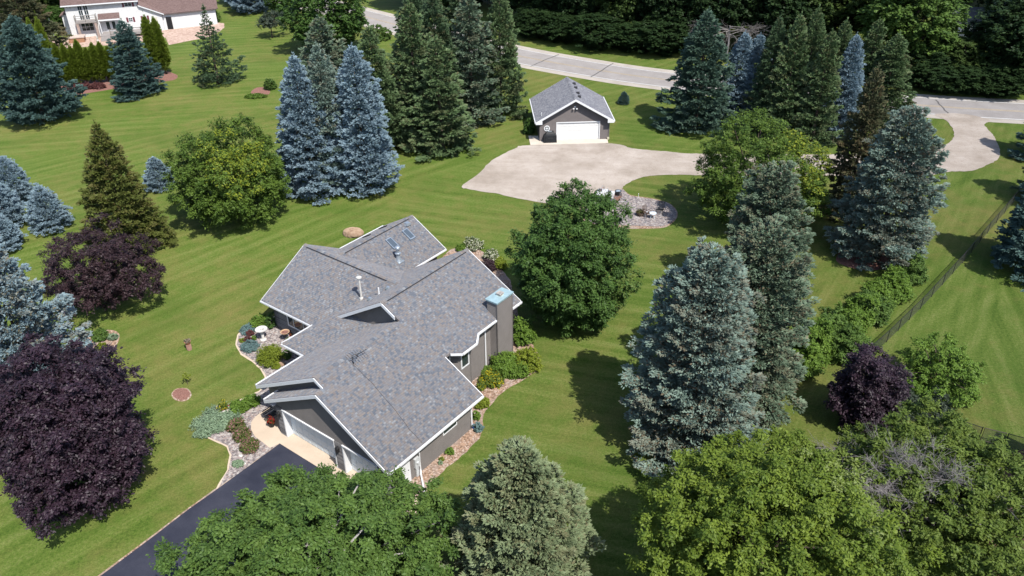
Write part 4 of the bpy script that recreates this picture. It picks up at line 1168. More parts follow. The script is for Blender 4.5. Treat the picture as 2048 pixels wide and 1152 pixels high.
conifer("teal", "bluish spruce cut by the top edge, left of the sparse small tree", (505, 25), (490, -110), 48, F_BLUE)
conifer("norway", "brownish drooping spruce in the top left corner behind the teal one", (72, 120), (46, -60), 80, F_BROWNG)
conifer("teal", "blue spruce cut by the top edge beside the driveway lawn", (478, 8), (465, -120), 40, F_BLUE)

# arborvitae hedge in front of the white house
HG = "arborvitae in the clipped hedge row"
ORD = ["leftmost", "second from the left,", "third from the left,", "fourth from the left,", "fifth from the left,", "middle", "sixth from the right,", "fifth from the right,", "fourth from the right,", "third from the right,", "rightmost"]
hx = [(132, 172), (148, 171), (162, 170), (176, 168), (190, 167), (204, 166), (218, 164), (232, 162), (246, 160), (260, 158), (274, 157)]
ht = [92, 92, 96, 84, 99, 90, 88, 96, 92, 98, 95]
for i, ((x, y), ty) in enumerate(zip(hx, ht)):
    conifer("spire", "%s narrow arborvitae of the even low hedge row before the white house" % ORD[i], (x, y), (x - 20, ty), 14, group=HG, name="arborvitae", cat="arborvitae", rz=i * 1.3)
for lb, b_, t_, hw in (("tall arborvitae at the left end of the hedge, outer tip", (96, 168), (78, 44), 15), ("tall arborvitae at the left end of the hedge, inner tip", (114, 172), (92, 43), 15),
                       ("tall arborvitae at the right end of the hedge, left tip", (316, 150), (297, 38), 17), ("tall arborvitae at the right end of the hedge, right tip", (333, 148), (312, 41), 16)):
    conifer("spire", lb, b_, t_, hw, group="tall arborvitae ending the hedge", name="arborvitae", cat="arborvitae")

# --- broadleaf trees near the house
def broad(nm, label, cat, base, top, hw, mat, zb=.6, hf=.95, ry=None, **kw):
    g_ = gp(*base); Zc = px(g_)[2]
    r_ = hw * Zc / FPX
    H_ = hgt(base, top) * hf
    return leafy_tree(nm, label, cat, (g_.x, g_.y, 0), H_, zb, r_, r_ * (ry or 1), mat, **kw)
to_cam = lambda: None
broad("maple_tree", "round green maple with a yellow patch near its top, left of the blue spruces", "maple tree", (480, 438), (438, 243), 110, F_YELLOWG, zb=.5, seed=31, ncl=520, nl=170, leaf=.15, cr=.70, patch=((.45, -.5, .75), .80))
broad("plum_tree", "reddish-purple plum tree with a spreading irregular crown on the left lawn", "plum tree", (228, 618), (195, 462), 98, F_PLUM, zb=1.3, seed=32, ncl=330, nl=150, leaf=.12, cr=.55, lumps=.42, tr=.14)
broad("purple_maple_tree", "big dark purple maple filling the left side below the silvery spruce", "maple tree", (200, 990), (150, 700), 152, F_PURPLE, zb=1.2, seed=33, ncl=900, nl=230, leaf=.125, cr=.56, lumps=.36, rag=.11, hf=.93)
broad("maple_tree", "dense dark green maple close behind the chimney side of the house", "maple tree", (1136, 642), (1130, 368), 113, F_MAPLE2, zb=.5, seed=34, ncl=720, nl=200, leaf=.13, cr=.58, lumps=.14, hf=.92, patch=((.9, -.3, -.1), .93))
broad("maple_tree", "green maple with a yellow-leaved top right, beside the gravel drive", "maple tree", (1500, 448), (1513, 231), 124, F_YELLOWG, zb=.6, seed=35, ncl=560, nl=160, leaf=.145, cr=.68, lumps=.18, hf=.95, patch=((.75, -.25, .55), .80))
broad("maple_tree", "wide maple with grey twigs showing, at the bottom edge over the driveway", "maple tree", (655, 1245), (640, 955), 208, F_MAPLE, zb=2.0, seed=36, ncl=900, nl=260, leaf=.12, cr=.56, lumps=.42, rag=.11, bark=BARKG, nlimb=60, limb_to=1.02, hf=.80, flat=.6, inner=.2)
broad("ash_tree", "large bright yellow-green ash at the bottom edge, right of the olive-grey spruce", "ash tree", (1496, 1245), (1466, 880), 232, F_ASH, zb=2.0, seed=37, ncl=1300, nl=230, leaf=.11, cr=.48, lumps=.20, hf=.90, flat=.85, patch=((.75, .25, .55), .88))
d8 = broad("ash_tree", "olive-green ash with grey dead twigs in the bottom right corner", "ash tree", (1835, 1125), (1840, 840), 196, F_ASH2, zb=1.5, seed=38, ncl=900, nl=200, leaf=.115, cr=.46, lumps=.36, hf=.86, bark=BARKG)
broad("purple_maple_tree", "small dark purple maple beside the chain-link fence on the right", "maple tree", (1716, 850), (1716, 690), 66, F_PURPLE, hf=.86, zb=.5, seed=39, ncl=330, nl=190, leaf=.115, cr=.48, lumps=.38)
broad("small_tree", "light green sprawling small tree beyond the purple maple near the fence", "tree", (1868, 782), (1874, 688), 74, F_SHRUB, zb=.3, seed=40, ncl=190, nl=150, leaf=.11, cr=.45, lumps=.55, tr=.1)
broad("small_tree", "sparse small tree with bare twigs on the lawn near the top edge", "tree", (545, 76), (540, 20), 30, F_GREYSH, zb=1.6, seed=41, ncl=60, nl=60, leaf=.2, cr=.6, lumps=.4, tr=.12, nlimb=24)
# dead grey twigs on the corner ash
dt = MB(); r_ = random.Random(5)
for (qx, qy, qz, n_) in ((1735, 960, 6.3, 9), (1700, 900, 5.2, 5), (1790, 905, 6.9, 8), (1880, 935, 6.9, 9), (1915, 965, 6.2, 5), (1755, 1010, 6.0, 4)):
    c_ = gp(qx, qy, qz + .7) - d8.location
    s_ = c_ * .35 + Vector((0, 0, 1.4))
    for k in range(n_):
        e = c_ + Vector((r_.gauss(0, .75), r_.gauss(0, .75), r_.gauss(.2, .35)))
        md = s_.lerp(e, .6) + Vector((0, 0, .15))
        dt.tube([s_, md, e], [.04, .022, .008], 4, False)
        for j in range(18):
            p = md.lerp(e, r_.uniform(.2, 1.0)); d_ = (e - md).normalized() * .7 + Vector((r_.gauss(0, .7), r_.gauss(0, .7), r_.gauss(.15, .4)))
            q = p + d_ * r_.uniform(.25, .6); dt.tube([p, q], [.008, .004], 3, False)
            for jj in range(3):
                p2 = p.lerp(q, r_.random()); q2 = p2 + (d_ + Vector((r_.gauss(0, .9), r_.gauss(0, .9), r_.gauss(0, .6)))) * .22
                dt.tube([p2, q2], [.007, .003], 3, False)
dt.build("dead_twigs", simple("dead_twig_bark", (0.27, 0.25, 0.25), 0.9, 0.1, var=.2), d8)

# --- shrubs
SHR = {}
def shrub(label, base, hw, hh, mat, nm="shrub", cat="shrub", group=None, leaf=.10, n=70, nl=90, yx=1.0, loc=None, key=None, lumps=.24, cr=None, rz=0):
    fl = {id(F_YFLOW): .16, id(F_WFLOW): .45, id(F_RFLOW): .45, id(F_PINKSH): .22}.get(id(mat), 0.0)
    g_ = gp(*base) if loc is None else Vector(loc)
    Zc = px(g_)[2]; r_ = hw * Zc / FPX
    root = thing(nm, label, cat, (g_.x, g_.y, 0.03), rz, group)
    me, C, zc = leafy_mesh("foliage", int(base[0] * 7 + base[1]), hh, .02, r_, r_ * yx, mat, ncl=n, cr=cr or min(.4, r_ * .35), nl=nl, leaf=leaf, lumps=lumps, inner=.15, shape=.6, fl=fl)
    link(bpy.data.objects.new("foliage", me), root)
    limbs = []
    rr_ = random.Random(int(base[0]))
    for k in range(5):
        c = Vector(C[rr_.randrange(len(C))]); limbs.append((Vector((0, 0, .02)), c * .5 + Vector((0, 0, .1)), c * .9, .02, .008))
    link(bpy.data.objects.new("stem", trunk_mesh("stem", hh * .5, .03, .015, limbs, BARK, 2)), root)
    return root
HSC = 1.22
HR = "shrubs in the long row beside the chain-link fence"
for i, (x, y, hw, hh) in enumerate(((1815, 560, 26, 1.9), (1782, 592, 30, 2.2), (1752, 612, 26, 2.0), (1742, 640, 28, 2.3), (1706, 652, 30, 2.5), (1683, 685, 32, 2.5), (1652, 690, 30, 2.6), (1628, 716, 34, 3.0), (1600, 742, 36, 3.2), (1690, 718, 28, 2.2))):
    shrub("%s green shrub of the long row beside the chain-link fence" % ["farthest", "second farthest", "third farthest", "fourth farthest, leftward bulging", "fifth farthest", "middle", "middle leftmost", "tall third-nearest", "tallest and nearest", "low right-hand"][i], (x, y), hw * HSC, hh, F_SHRUB if i % 3 else F_MAPLE, group=HR, leaf=.115, n=110, nl=130, lumps=.42)
shrub("grey-green bushy shrub right of the small purple maple", (1800, 830), 30, 2.0, F_GREYSH, leaf=.11)
shrub("dark grey-green rounded shrub left of the lower chain-link fence", (1862, 836), 32, 1.7, F_GREYSH, leaf=.11)
# bed on the left of the house
shrub("rounded olive-green shrub below the birdbath beside the front eave", (542, 722), 27, 1.15, F_LIME, leaf=.07, n=110, nl=90)
shrub("leafy green shrub at the house corner behind the birdbath", (522, 652), 16, .9, F_SHRUB, leaf=.09)
shrub("dark shrub in the shade against the left wing's corner", (543, 655), 11, 1.3, F_MAPLE2, leaf=.08, n=40)
shrub("blue creeping juniper at the top of the front bed", (497, 662), 15, .35, F_BLUEJ, "juniper", "juniper", leaf=.08, n=50, yx=1.1)
shrub("blue creeping juniper below the red shrubs of the front bed", (500, 697), 17, .35, F_BLUEJ, "juniper", "juniper", leaf=.08, n=50)
shrub("small red barberry left of the birdbath, upper one", (501, 671), 7, .5, F_REDSH, leaf=.06, n=24)
shrub("small red barberry left of the birdbath, lower one", (497, 683), 7, .5, F_REDSH, leaf=.06, n=24)
shrub("small green plant between barberry and birdbath", (509, 680), 5, .4, F_SHRUB, leaf=.06, n=18)
shrub("yellow-leaved tuft at the left edge of the front bed", (486, 684), 6, .3, F_LIME, leaf=.06, n=20)
shrub("lime groundcover clump under the front eave", (553, 735), 10, .3, F_LIME, leaf=.06, n=30)
shrub("dark shrub in the shade of the entry corner", (575, 716), 9, .7, F_MAPLE2, leaf=.07, n=30)
shrub("wide pale green creeping juniper by the driveway corner", (432, 845), 34, .4, F_JUNI, "juniper", "juniper", leaf=.08, n=130, nl=120, yx=1.5, rz=-.5)
shrub("pale creeping juniper strip behind the planter urn", (462, 822), 13, .3, F_JUNI, "juniper", "juniper", leaf=.08, n=30)
shrub("bright green shrub right of the planter urn", (478, 822), 17, .7, F_SHRUB, leaf=.09)
shrub("lime-tipped shrub nearest the front gable", (500, 810), 18, .75, F_SHRUB, leaf=.09)
for i, (x, y) in enumerate(((472, 857), (486, 876), (499, 898))):
    shrub("%s pink-flowering shrub along the concrete walk" % ["uppermost", "middle", "lowest"][i], (x, y), 18, .65, F_PINKSH, group="pink-flowering shrubs by the walk", leaf=.08)
shrub("small pale green cushion plant by the driveway edge", (476, 930), 11, .22, F_JUNI, leaf=.07, n=26)
# chimney side
shrub("tall leafy shrub against the back of the chimney wall", (1045, 680), 26, 1.6, F_SHRUB, leaf=.12, n=90)
shrub("large green shrub at the foot of the chimney", (1014, 745), 30, 1.5, F_SHRUB, leaf=.10, n=120, nl=110)
shrub("yellow-green shrub at the outer edge of the side bed", (1052, 738), 26, 1.6, F_LIME, leaf=.10, n=100)
shrub("lower yellow-green shrub right of the large chimney shrub", (1040, 750), 18, 1.0, F_SHRUB, leaf=.10)
shrub("yellow-flowering plant in front of the chimney shrub", (985, 765), 24, .8, F_YFLOW, "flower_plant", "flower", leaf=.09)
shrub("yellow daylily clump at the tip of the garage eave", (963, 778), 8, .6, F_YFLOW, "flower_plant", "flower", leaf=.09, n=24)
shrub("small green plant at the foot of the bay wall", (972, 745), 10, .5, F_SHRUB, leaf=.09, n=30)
shrub("lime shrub at the garage's back corner", (965, 812), 14, .7, F_LIME, leaf=.09, n=50)
shrub("grassy green plant beside the garage back wall", (953, 838), 8, .6, F_SHRUB, leaf=.08, n=26)
shrub("blue-green grassy plant lower along the garage back wall", (957, 862), 9, .6, F_BLUEJ, leaf=.08, n=26)
shrub("small rusty shrub in the bark bed under the garage window", (900, 907), 9, .4, F_SHRUB, leaf=.06, n=26)
shrub("small yellow-green seedling in the bark bed", (884, 921), 5, .25, F_LIME, leaf=.05, n=12)
shrub("pale silvery plant in the bark bed", (881, 928), 5, .25, F_JUNI, leaf=.05, n=12)
shrub("white-flowering bush at the back tip of the house bed", (945, 497), 20, .9, F_WFLOW, "flower_bush", "flower", leaf=.10, n=70)
shrub("white-flowering bush on the slope right of the main gable", (982, 517), 16, .8, F_WFLOW, "flower_bush", "flower", leaf=.10, n=50)
shrub("lime bush under the edge of the dense maple", (1000, 535), 13, .9, F_LIME, leaf=.10)
shrub("tangled reddish-green bush beside the main gable", (975, 540), 18, .8, F_PLUM, leaf=.09)
shrub("low green bush between back wing and main gable", (925, 500), 12, .5, F_SHRUB, leaf=.09)
# left bed, mulch circle, garage side
shrub("green shrub in the small bed right of the silvery spruce", (202, 678), 14, .8, F_MAPLE, leaf=.1)
shrub("pale feathery plant in the small bed right of the silvery spruce", (228, 678), 10, .4, F_JUNI, leaf=.08, n=26)
shrub("lime hosta at the lower end of the small left bed", (202, 698), 10, .4, F_LIME, leaf=.1, n=26)
shrub("dark green rounded bush against the detached garage's left wall", (1058, 268), 11, 1.7, F_MAPLE2, leaf=.12)
shrub("green bush beside the pink mulch circle", (541, 178), 12, 1.4, F_MAPLE, leaf=.14)
shrub("green grass clumps ringing the pink mulch circle", (512, 195), 20, .35, F_SHRUB, "grass_clump", "plant", leaf=.12, yx=.5)
shrub("round green bush left of the stone patio's far end", (420, 44), 22, 2.4, F_MAPLE, leaf=.16)
shrub("wide dark hedge bush along the white garage wing", (372, 46), 24, 1.5, F_MAPLE2, leaf=.16, yx=.7)
shrub("green bush by the road behind the spruce clump", (760, 78), 26, 2.5, F_MAPLE, leaf=.18)
for i, x in enumerate((146, 172, 198)):
    shrub("reddish low groundcover bush at the foot of the hedge, %s of three" % ["leftmost", "middle", "rightmost"][i], (x, 180 - i * 2), 14, .7, F_REDSH, group="reddish bushes at the hedge foot", leaf=.14, yx=.6)

# --- the woods across the road and behind the white house
WD = {}
def wood(key, label, base, H_, R_, mat, rz=0, group="broadleaf trees across the road", nm="broadleaf_tree", cat="tree"):
    g_ = gp(*base)
    if key not in WD:
        h0, r0 = 16.0, 5.5
        me, C, zc = leafy_mesh("crown", 50 + key, h0, 3.2 if key != 2 else .8, r0, r0, mat, ncl=420, cr=.95, nl=110, leaf=.30, lumps=.26, inner=.2)
        r_ = random.Random(key); limbs = []
        for k in range(14):
            c = Vector(C[r_.randrange(len(C))]); s_ = Vector((0, 0, 3 + 3 * r_.random())); limbs.append((s_, s_.lerp(c, .5) + Vector((0, 0, .4)), s_.lerp(c, .9), .14, .04))
        WD[key] = (me, trunk_mesh("trunk", zc, .34, .15, limbs, BARK, key), h0, r0)
    me, tm, h0, r0 = WD[key]
    root = thing(nm, label, cat, (g_.x, g_.y, 0), rz, group)
    root.scale = (R_ / r0, R_ / r0, H_ / h0)
    c = link(bpy.data.objects.new("crown", me), root); link(bpy.data.objects.new("trunk", tm), root)
    c.material_slots[0].link = 'OBJECT'; c.material_slots[0].material = mat
    return root
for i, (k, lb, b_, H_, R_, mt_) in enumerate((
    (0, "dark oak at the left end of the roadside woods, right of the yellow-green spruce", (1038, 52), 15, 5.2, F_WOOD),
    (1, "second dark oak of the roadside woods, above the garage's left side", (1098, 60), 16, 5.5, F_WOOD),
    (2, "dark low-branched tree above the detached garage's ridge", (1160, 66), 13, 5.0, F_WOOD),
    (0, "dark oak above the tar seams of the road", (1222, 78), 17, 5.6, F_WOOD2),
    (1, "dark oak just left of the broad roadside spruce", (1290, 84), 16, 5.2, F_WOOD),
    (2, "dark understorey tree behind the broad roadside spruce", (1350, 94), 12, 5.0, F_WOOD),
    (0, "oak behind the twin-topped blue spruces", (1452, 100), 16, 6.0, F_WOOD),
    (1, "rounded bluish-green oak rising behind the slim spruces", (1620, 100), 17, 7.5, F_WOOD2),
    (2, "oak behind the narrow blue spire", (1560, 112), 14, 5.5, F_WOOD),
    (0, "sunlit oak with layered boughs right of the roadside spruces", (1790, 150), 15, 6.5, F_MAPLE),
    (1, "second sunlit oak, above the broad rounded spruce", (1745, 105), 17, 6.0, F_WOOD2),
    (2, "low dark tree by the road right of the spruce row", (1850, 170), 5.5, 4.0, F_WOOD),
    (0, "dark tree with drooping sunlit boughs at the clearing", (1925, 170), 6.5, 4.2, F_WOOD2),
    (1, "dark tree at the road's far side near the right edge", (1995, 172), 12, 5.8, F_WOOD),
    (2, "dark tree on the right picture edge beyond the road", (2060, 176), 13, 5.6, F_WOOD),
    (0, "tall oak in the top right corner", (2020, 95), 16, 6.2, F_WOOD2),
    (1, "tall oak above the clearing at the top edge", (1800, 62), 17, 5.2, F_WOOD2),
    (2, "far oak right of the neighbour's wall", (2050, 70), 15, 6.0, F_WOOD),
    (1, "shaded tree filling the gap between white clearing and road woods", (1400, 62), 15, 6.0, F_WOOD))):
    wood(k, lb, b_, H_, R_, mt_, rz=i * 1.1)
GB = "back row of the woods across the road"
BACK = [(1010, 22, 17), (1070, 20, 18), (1135, 26, 18), (1200, 30, 18), (1270, 36, 18), (1340, 40, 18), (1420, 20, 18), (1500, 48, 18), (1580, 30, 18), (1680, 40, 18), (1760, 20, 18), (1920, 12, 15), (2010, 20, 17),
    (1120, -10, 18), (1250, -8, 18), (1380, -6, 18), (1540, -10, 18), (1700, -10, 18), (1860, -12, 17), (2030, -14, 17), (960, 2, 16)]
WHERE = ["beside the yellow-green spruce's tip", "left above the detached garage", "above the detached garage's ridge", "above the garage's right slope", "above the tiny lone spruce", "left of the broad roadside spruce", "right of the broad roadside spruce's tip",
    "behind the twin blue spruces' gap", "behind the second slim spruce", "behind the narrow blue spire", "behind the rounded end spruce", "above the clearing with the blue tarp", "above the right-hand road",
    "farthest, left above the garage", "farthest, right above the garage", "farthest, over the broad roadside spruce", "farthest, over the slim spruces", "farthest, over the blue spire", "farthest, left of the clearing", "farthest, in the right corner", "leftmost, where the road bends away"]
for i, (x, y, H_) in enumerate(BACK):
    wood(i % 3, "dark back-row tree of the roadside woods, " + WHERE[i], (x, y), H_, 6.2, F_WOOD, rz=i * .7, group=GB)
for i, (k, lb, b_, H_, R_, mt_) in enumerate((
    (2, "leafy tree cut by the top edge, between the road and the grey-green spruce", (665, 108), 12.5, 6.0, F_MAPLE2),
    (0, "bright green tree cut by the top edge above the sparse small tree", (580, 40), 8, 3.4, F_MAPLE),
    (1, "dark tree beside the white house's left corner", (102, 45), 9, 5.0, F_WOOD2),
    (0, "shaded tree behind the white house's left side", (60, 25), 12, 6.0, F_WOOD),
    (2, "low green tree at the left end of the deck", (122, 58), 3.8, 2.6, F_MAPLE2),
    (1, "leafy tree at the far end of the road where it leaves the picture", (820, 16), 12, 5.5, F_WOOD),
    (2, "dark tree past the road behind the spruce clump", (900, 22), 14, 6, F_WOOD),
    (0, "green tree behind the olive spruce in the top left corner", (15, 80), 9, 4.5, F_WOOD2))):
    wood(k, lb, b_, H_, R_, mt_, rz=i * 1.7, group="trees along the top edge left of the road bend")
for i, (lb, b_, H_, R_) in enumerate((("low dark understorey bush on the road's far verge, above the garage's left slope", (1072, 74), 5.0, 4.2), ("low dark understorey bush on the verge, above the garage's ridge", (1130, 82), 4.5, 4.0),
    ("low dark understorey bush on the verge, right of the garage's ridge", (1200, 94), 5.5, 4.6), ("low dark understorey bush on the verge, above the tiny lone spruce", (1262, 100), 4.5, 4.0), ("low dark understorey bush on the verge, touching the broad roadside spruce", (1322, 108), 5.5, 4.2),
    ("low dark understorey bush on the verge by the right-hand road, leftmost", (1868, 184), 4.0, 3.6), ("low dark understorey bush on the verge by the right-hand road, middle", (1930, 186), 4.0, 3.8), ("low dark understorey bush on the verge by the right-hand road, rightmost", (1990, 190), 4.5, 4.0))):
    wood(2, lb, b_, H_, R_, F_WOOD, rz=i * .9, group="dark understorey along the far verge", nm="understorey_bush", cat="bush")
# bare dead boughs in front of the woods
db = thing("dead_tree", "bare grey dead tree reaching over the broad roadside spruce", "dead tree", (*gp(1450, 122)[:2], 0))
HD = hgt((1450, 122), (1450, 52))
m_ = MB(); r_ = random.Random(9)
m_.tube([(0, 0, 0), (.2, 0, HD * .5), (.1, .2, HD)], [.22, .15, .07], 7); m_.build("trunk", BARKG, db)
m_ = MB()
def twig(p, d, L, r, lev):
    e = p + d * L; md = p.lerp(e, .5) + Vector((r_.gauss(0, .10) * L, r_.gauss(0, .10) * L, .06 * L))
    m_.tube([p, md, e], [r, r * .75, r * .5], 4, False)
    if lev:
        for j in range(4):
            q = p.lerp(e, r_.uniform(.35, 1.0)); dd = (d + Vector((r_.gauss(0, .6), r_.gauss(0, .6), r_.gauss(0, .4)))).normalized()
            twig(q, dd, L * r_.uniform(.4, .65), r * .5, lev - 1)
for k, a in enumerate((-.3, .5, 2.6, 3.4, 4.4, 5.2, 3.0, 4.8, -.9, 3.9)):
    twig(Vector((.1, .1, HD * (.72 + .27 * r_.random()))), Vector((math.cos(a), math.sin(a), .05)).normalized(), 4.2, .065, 3)
m_.build("boughs", simple("weathered_bough", (0.24, 0.22, 0.21), 0.9, 0.1, var=.2), db)
print("trees ok")

# ------------------------------------------------------------------ white house beyond the hedge
WHT = math.radians(18)
WL = gp(146, 76)
wh = thing("white_house", "white two-storey house with brown roof, maroon shutters and a balcony, at the top left", "house", WL, WHT)
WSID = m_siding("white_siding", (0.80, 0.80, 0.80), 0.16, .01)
MAROON = simple("maroon_paint", (0.16, 0.04, 0.055), .5)
DECKW = simple("grey_deck_boards", (0.33, 0.30, 0.285), .8, var=.15)
PINKB = m_brick("pinkish_brick", [(0, (.42, .31, .27)), (.5, (.50, .38, .33))], (.5, .44, .4))
m_ = MB()
m_.b2(0, 11, 0, 8, 0, 5.35)
m_.prism([(0, 0, 5.35), (0, 8, 5.35), (0, 4, 7.6)], (.2, 0, 0)); m_.prism([(10.8, 0, 5.35), (10.8, 8, 5.35), (10.8, 4, 7.6)], (.2, 0, 0))
m_.prism([(11.01, .02, 0), (14.5, .02, 0), (14.5, .02, 2.95), (11.01, .02, 4.5)], (0, 7, 0))
m_.prism([(14.52, .3, 0), (23.2, 1.4, 0), (23.2, 6.5, 0), (14.52, 6.5, 0)], (0, 0, 2.6))
m_.b2(-1.3, -.02, 3.0, 5.2, 0, 3.2)
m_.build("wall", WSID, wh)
def quadroof(mb, P, th=.14):
    P = [Vector(p) for p in P]
    ex_ = (P[1] - P[0]).normalized(); ey_ = (P[3] - P[0]); ey_ = (ey_ - ex_ * ey_.dot(ex_)).normalized()
    uv = [((p - P[0]).dot(ex_), (p - P[0]).dot(ey_)) for p in P]
    Q = [p - Vector((0, 0, th)) for p in P]
    mb.add(P, [(0, 1, 2, 3)], uv)
    mb.add(P + Q, [(7, 6, 5, 4), (0, 4, 5, 1), (1, 5, 6, 2), (2, 6, 7, 3), (3, 7, 4, 0)], uv + uv)
m_ = MB()
quadroof(m_, [(-.45, -.5, 5.25), (11.4, -.5, 5.25), (11.4, 4, 7.75), (-.45, 4, 7.75)])
quadroof(m_, [(11.4, 8.5, 5.25), (-.45, 8.5, 5.25), (-.45, 4, 7.75), (11.4, 4, 7.75)])
quadroof(m_, [(14.9, 8.0, 2.88), (14.9, -.35, 2.88), (11.05, -.35, 4.62), (11.05, 8.0, 4.62)])
quadroof(m_, [(14.6, -.15, 2.72), (23.7, 1.0, 2.72), (23.7, 5.2, 4.75), (11.05, 3.8, 4.75)])
quadroof(m_, [(-1.6, 5.5, 3.1), (-1.6, 2.7, 3.1), (-.02, 2.7, 3.9), (-.02, 5.5, 3.9)])
wr = m_.build("roof", SHINGLEB, wh)
for q in (((-.45, 11.4), -.55, (5.12, 5.3)),):
    g_ = MB(); g_.b2(q[0][0], q[0][1], q[1] - .06, q[1], q[2][0], q[2][1]); g_.build("gutter", WHITE, wr)
g_ = MB(); g_.prism([(11.2, -.42, 4.5), (14.9, -.42, 2.8), (14.9, -.42, 2.62), (11.2, -.42, 4.32)], (0, .06, 0)); g_.build("fascia", WHITE, wr)
def wwin(x0, x1, z0, z1, shut=True, y=0, bars=(('v', .5), ('h', .5))):
    wo = window("window", wh, [(x0, y, z0), (x1, y, z0), (x1, y, z1), (x0, y, z1)], (0, -1, 0), .06, .05, bars)
    if shut:
        for a, b in ((x0 - .34, x0 - .04), (x1 + .04, x1 + .34)):
            s_ = MB(); s_.b2(a, b, y - .05, y - .003, z0 - .05, z1 + .05); s_.build("shutter", MAROON, wh)
wwin(9.1, 10.25, 4.35, 5.15)
wwin(9.2, 9.85, 1.85, 2.55); wwin(11.5, 12.1, 1.8, 2.6)
wwin(1.9, 2.6, 2.75, 5.1, False, 0, (('v', .5), ('h', .33), ('h', .66))); wwin(2.75, 3.45, 2.75, 5.1, False, 0, (('v', .5), ('h', .33), ('h', .66)))
wwin(1.75, 3.65, .95, 2.25, False, 0, (('v', .33), ('v', .66), ('h', .5)))
for a in (5.45, 6.35):
    d_ = MB(); d_.b2(a, a + .82, -.06, -.003, .62, 2.3); do_ = d_.build("door", WHITE, wh)
    p_ = MB(); p_.b2(a + .15, a + .67, -.075, -.061, .9, 2.15); p_.build("pane", GLASS, do_)
m_ = MB(); quadroof(m_, [(4.7, -1.35, 2.85), (8.0, -1.35, 2.85), (8.0, -.0, 3.55), (4.7, -.0, 3.55)], .2); m_.build("porch_roof", SHINGLEB, wh)
m_ = MB(); m_.b2(4.7, 8.0, -1.4, -1.352, 2.62, 2.84); m_.build("fascia", WHITE, wh)
for x in (4.8, 7.9):
    m_ = MB(); m_.b2(x - .06, x + .06, -1.3, -1.18, .6, 2.68); m_.build("porch_post", WHITE, wh)
m_ = MB(); m_.b2(1.2, 4.45, -1.45, -.01, 2.5, 2.72)
bal = m_.build("balcony", DECKW, wh)
m_ = MB()
for x in (1.25, 2.85, 4.4): m_.b2(x - .05, x + .05, -1.43, -1.33, 2.72, 3.75)
for z in (3.0, 3.3, 3.65): m_.b2(1.2, 4.45, -1.41, -1.35, z, z + .06)
for x in (1.25, 4.4):
    for z in (3.0, 3.3, 3.65): m_.b2(x - .03, x + .03, -1.34, -.02, z + .002, z + .062)
m_.build("railing", WOODG, bal)
for x in (1.45, 4.2):
    m_ = MB(); m_.b2(x - .18, x + .18, -1.4, -1.04, 0, 2.49); m_.build("brick_pillar", PINKB, wh)
m_ = MB(); m_.b2(4.65, 12.6, -2.9, -.02, .42, .58); dk = m_.build("deck", DECKW, wh)
m_ = MB()
for i in range(5): m_.b2(4.75, 6.15, -3.2 - .28 * i, -2.92 - .28 * i, .02, .47 - .085 * i)
m_.build("steps", DECKW, wh)
m_ = MB()
for x in (6.25, 7.8, 9.4, 11.0, 12.55): m_.b2(x - .05, x + .05, -2.88, -2.78, .58, 1.55)
m_.b2(6.2, 12.6, -2.87, -2.79, 1.45, 1.53)
k = 6.35
while k < 12.5:
    m_.b2(k, k + .04, -2.85, -2.81, .6, 1.45); k += .18
m_.build("railing", WOODG, dk)
m_ = MB(); m_.b2(15.0, 15.9, .28, .36, .05, 2.1); m_.build("door", DARK, wh)
m_ = MB(); m_.b2(13.1, 13.7, -.03, .015, .9, 2.3); m_.build("door", simple("cream_door", (.62, .60, .5), .6), wh)
def rel(px_, py_, dz=0): return gp(px_, py_)
# terrace things
ht_ = thing("hot_tub", "square hot tub under a pale tan cover on the white house's terrace", "hot tub", (0, 0, 0), WHT)
ht_.location = WL + Matrix.Rotation(WHT, 3, 'Z') @ Vector((1.1, -2.9, 0.02))
m_ = MB(); m_.b2(-1.15, 1.15, -.85, .85, 0, .75); m_.build("cabinet", simple("orange_wood", (.42, .22, .13), .7), ht_)
m_ = MB(); m_.b2(-1.25, 1.25, -.95, .95, .752, .9); m_.b2(-1.22, 1.22, -.02, .02, .9, .93); m_.build("cover", simple("tan_vinyl", (.62, .50, .43), .6), ht_)
lf = thing("deck_fence", "low grey wooden fence round the terrace at the white house's left end", "fence", (0, 0, 0), WHT)
lf.location = WL + Matrix.Rotation(WHT, 3, 'Z') @ Vector((-3.2, -3.2, 0))
for i, (x, y) in enumerate(((0, 0), (0, 1.7), (0, 3.4), (1.6, 3.5), (3.1, 3.6))):
    m_ = MB(); m_.box((x, y, .65), (.1, .1, 1.3)); m_.build("post", WOODG, lf)
m_ = MB()
for z in (.5, .85, 1.2): m_.tube([(0, 0, z), (0, 3.4, z), (3.1, 3.6, z)], .035, 4)
m_.build("rail", WOODG, lf)
pl_ = thing("flag_pole", "thin pale pole standing behind the deck fence at the white house", "pole", gp(108, 72))
m_ = MB(); m_.tube([(0, 0, 0), (0, 0, 2.7)], [.05, .035], 6); m_.build("shaft", ALU, pl_); m_ = MB(); m_.lathe([(.0, 0), (.07, .04), (.07, .1), (0, .14)], (0, 0, 2.7), 8); m_.build("finial", ALU, pl_)
um = thing("patio_umbrella", "closed white patio umbrella between the hedge and the right-hand arborvitae", "umbrella", gp(312, 128))
m_ = MB(); m_.tube([(0, 0, 0), (0, 0, 2.4)], .03, 6); m_.build("pole", WHITE, um); m_ = MB(); m_.lathe([(.16, 0), (.2, .3), (.12, .9), (.05, 1.45), (.0, 1.5)], (0, 0, .95), 8); m_.build("canopy", simple("white_cloth", (.72, .76, .82), .8), um)
st = thing("garden_statue", "small white statue beside the white house's steps", "statue", WL + Matrix.Rotation(WHT, 3, 'Z') @ Vector((4.2, -3.6, 0)))
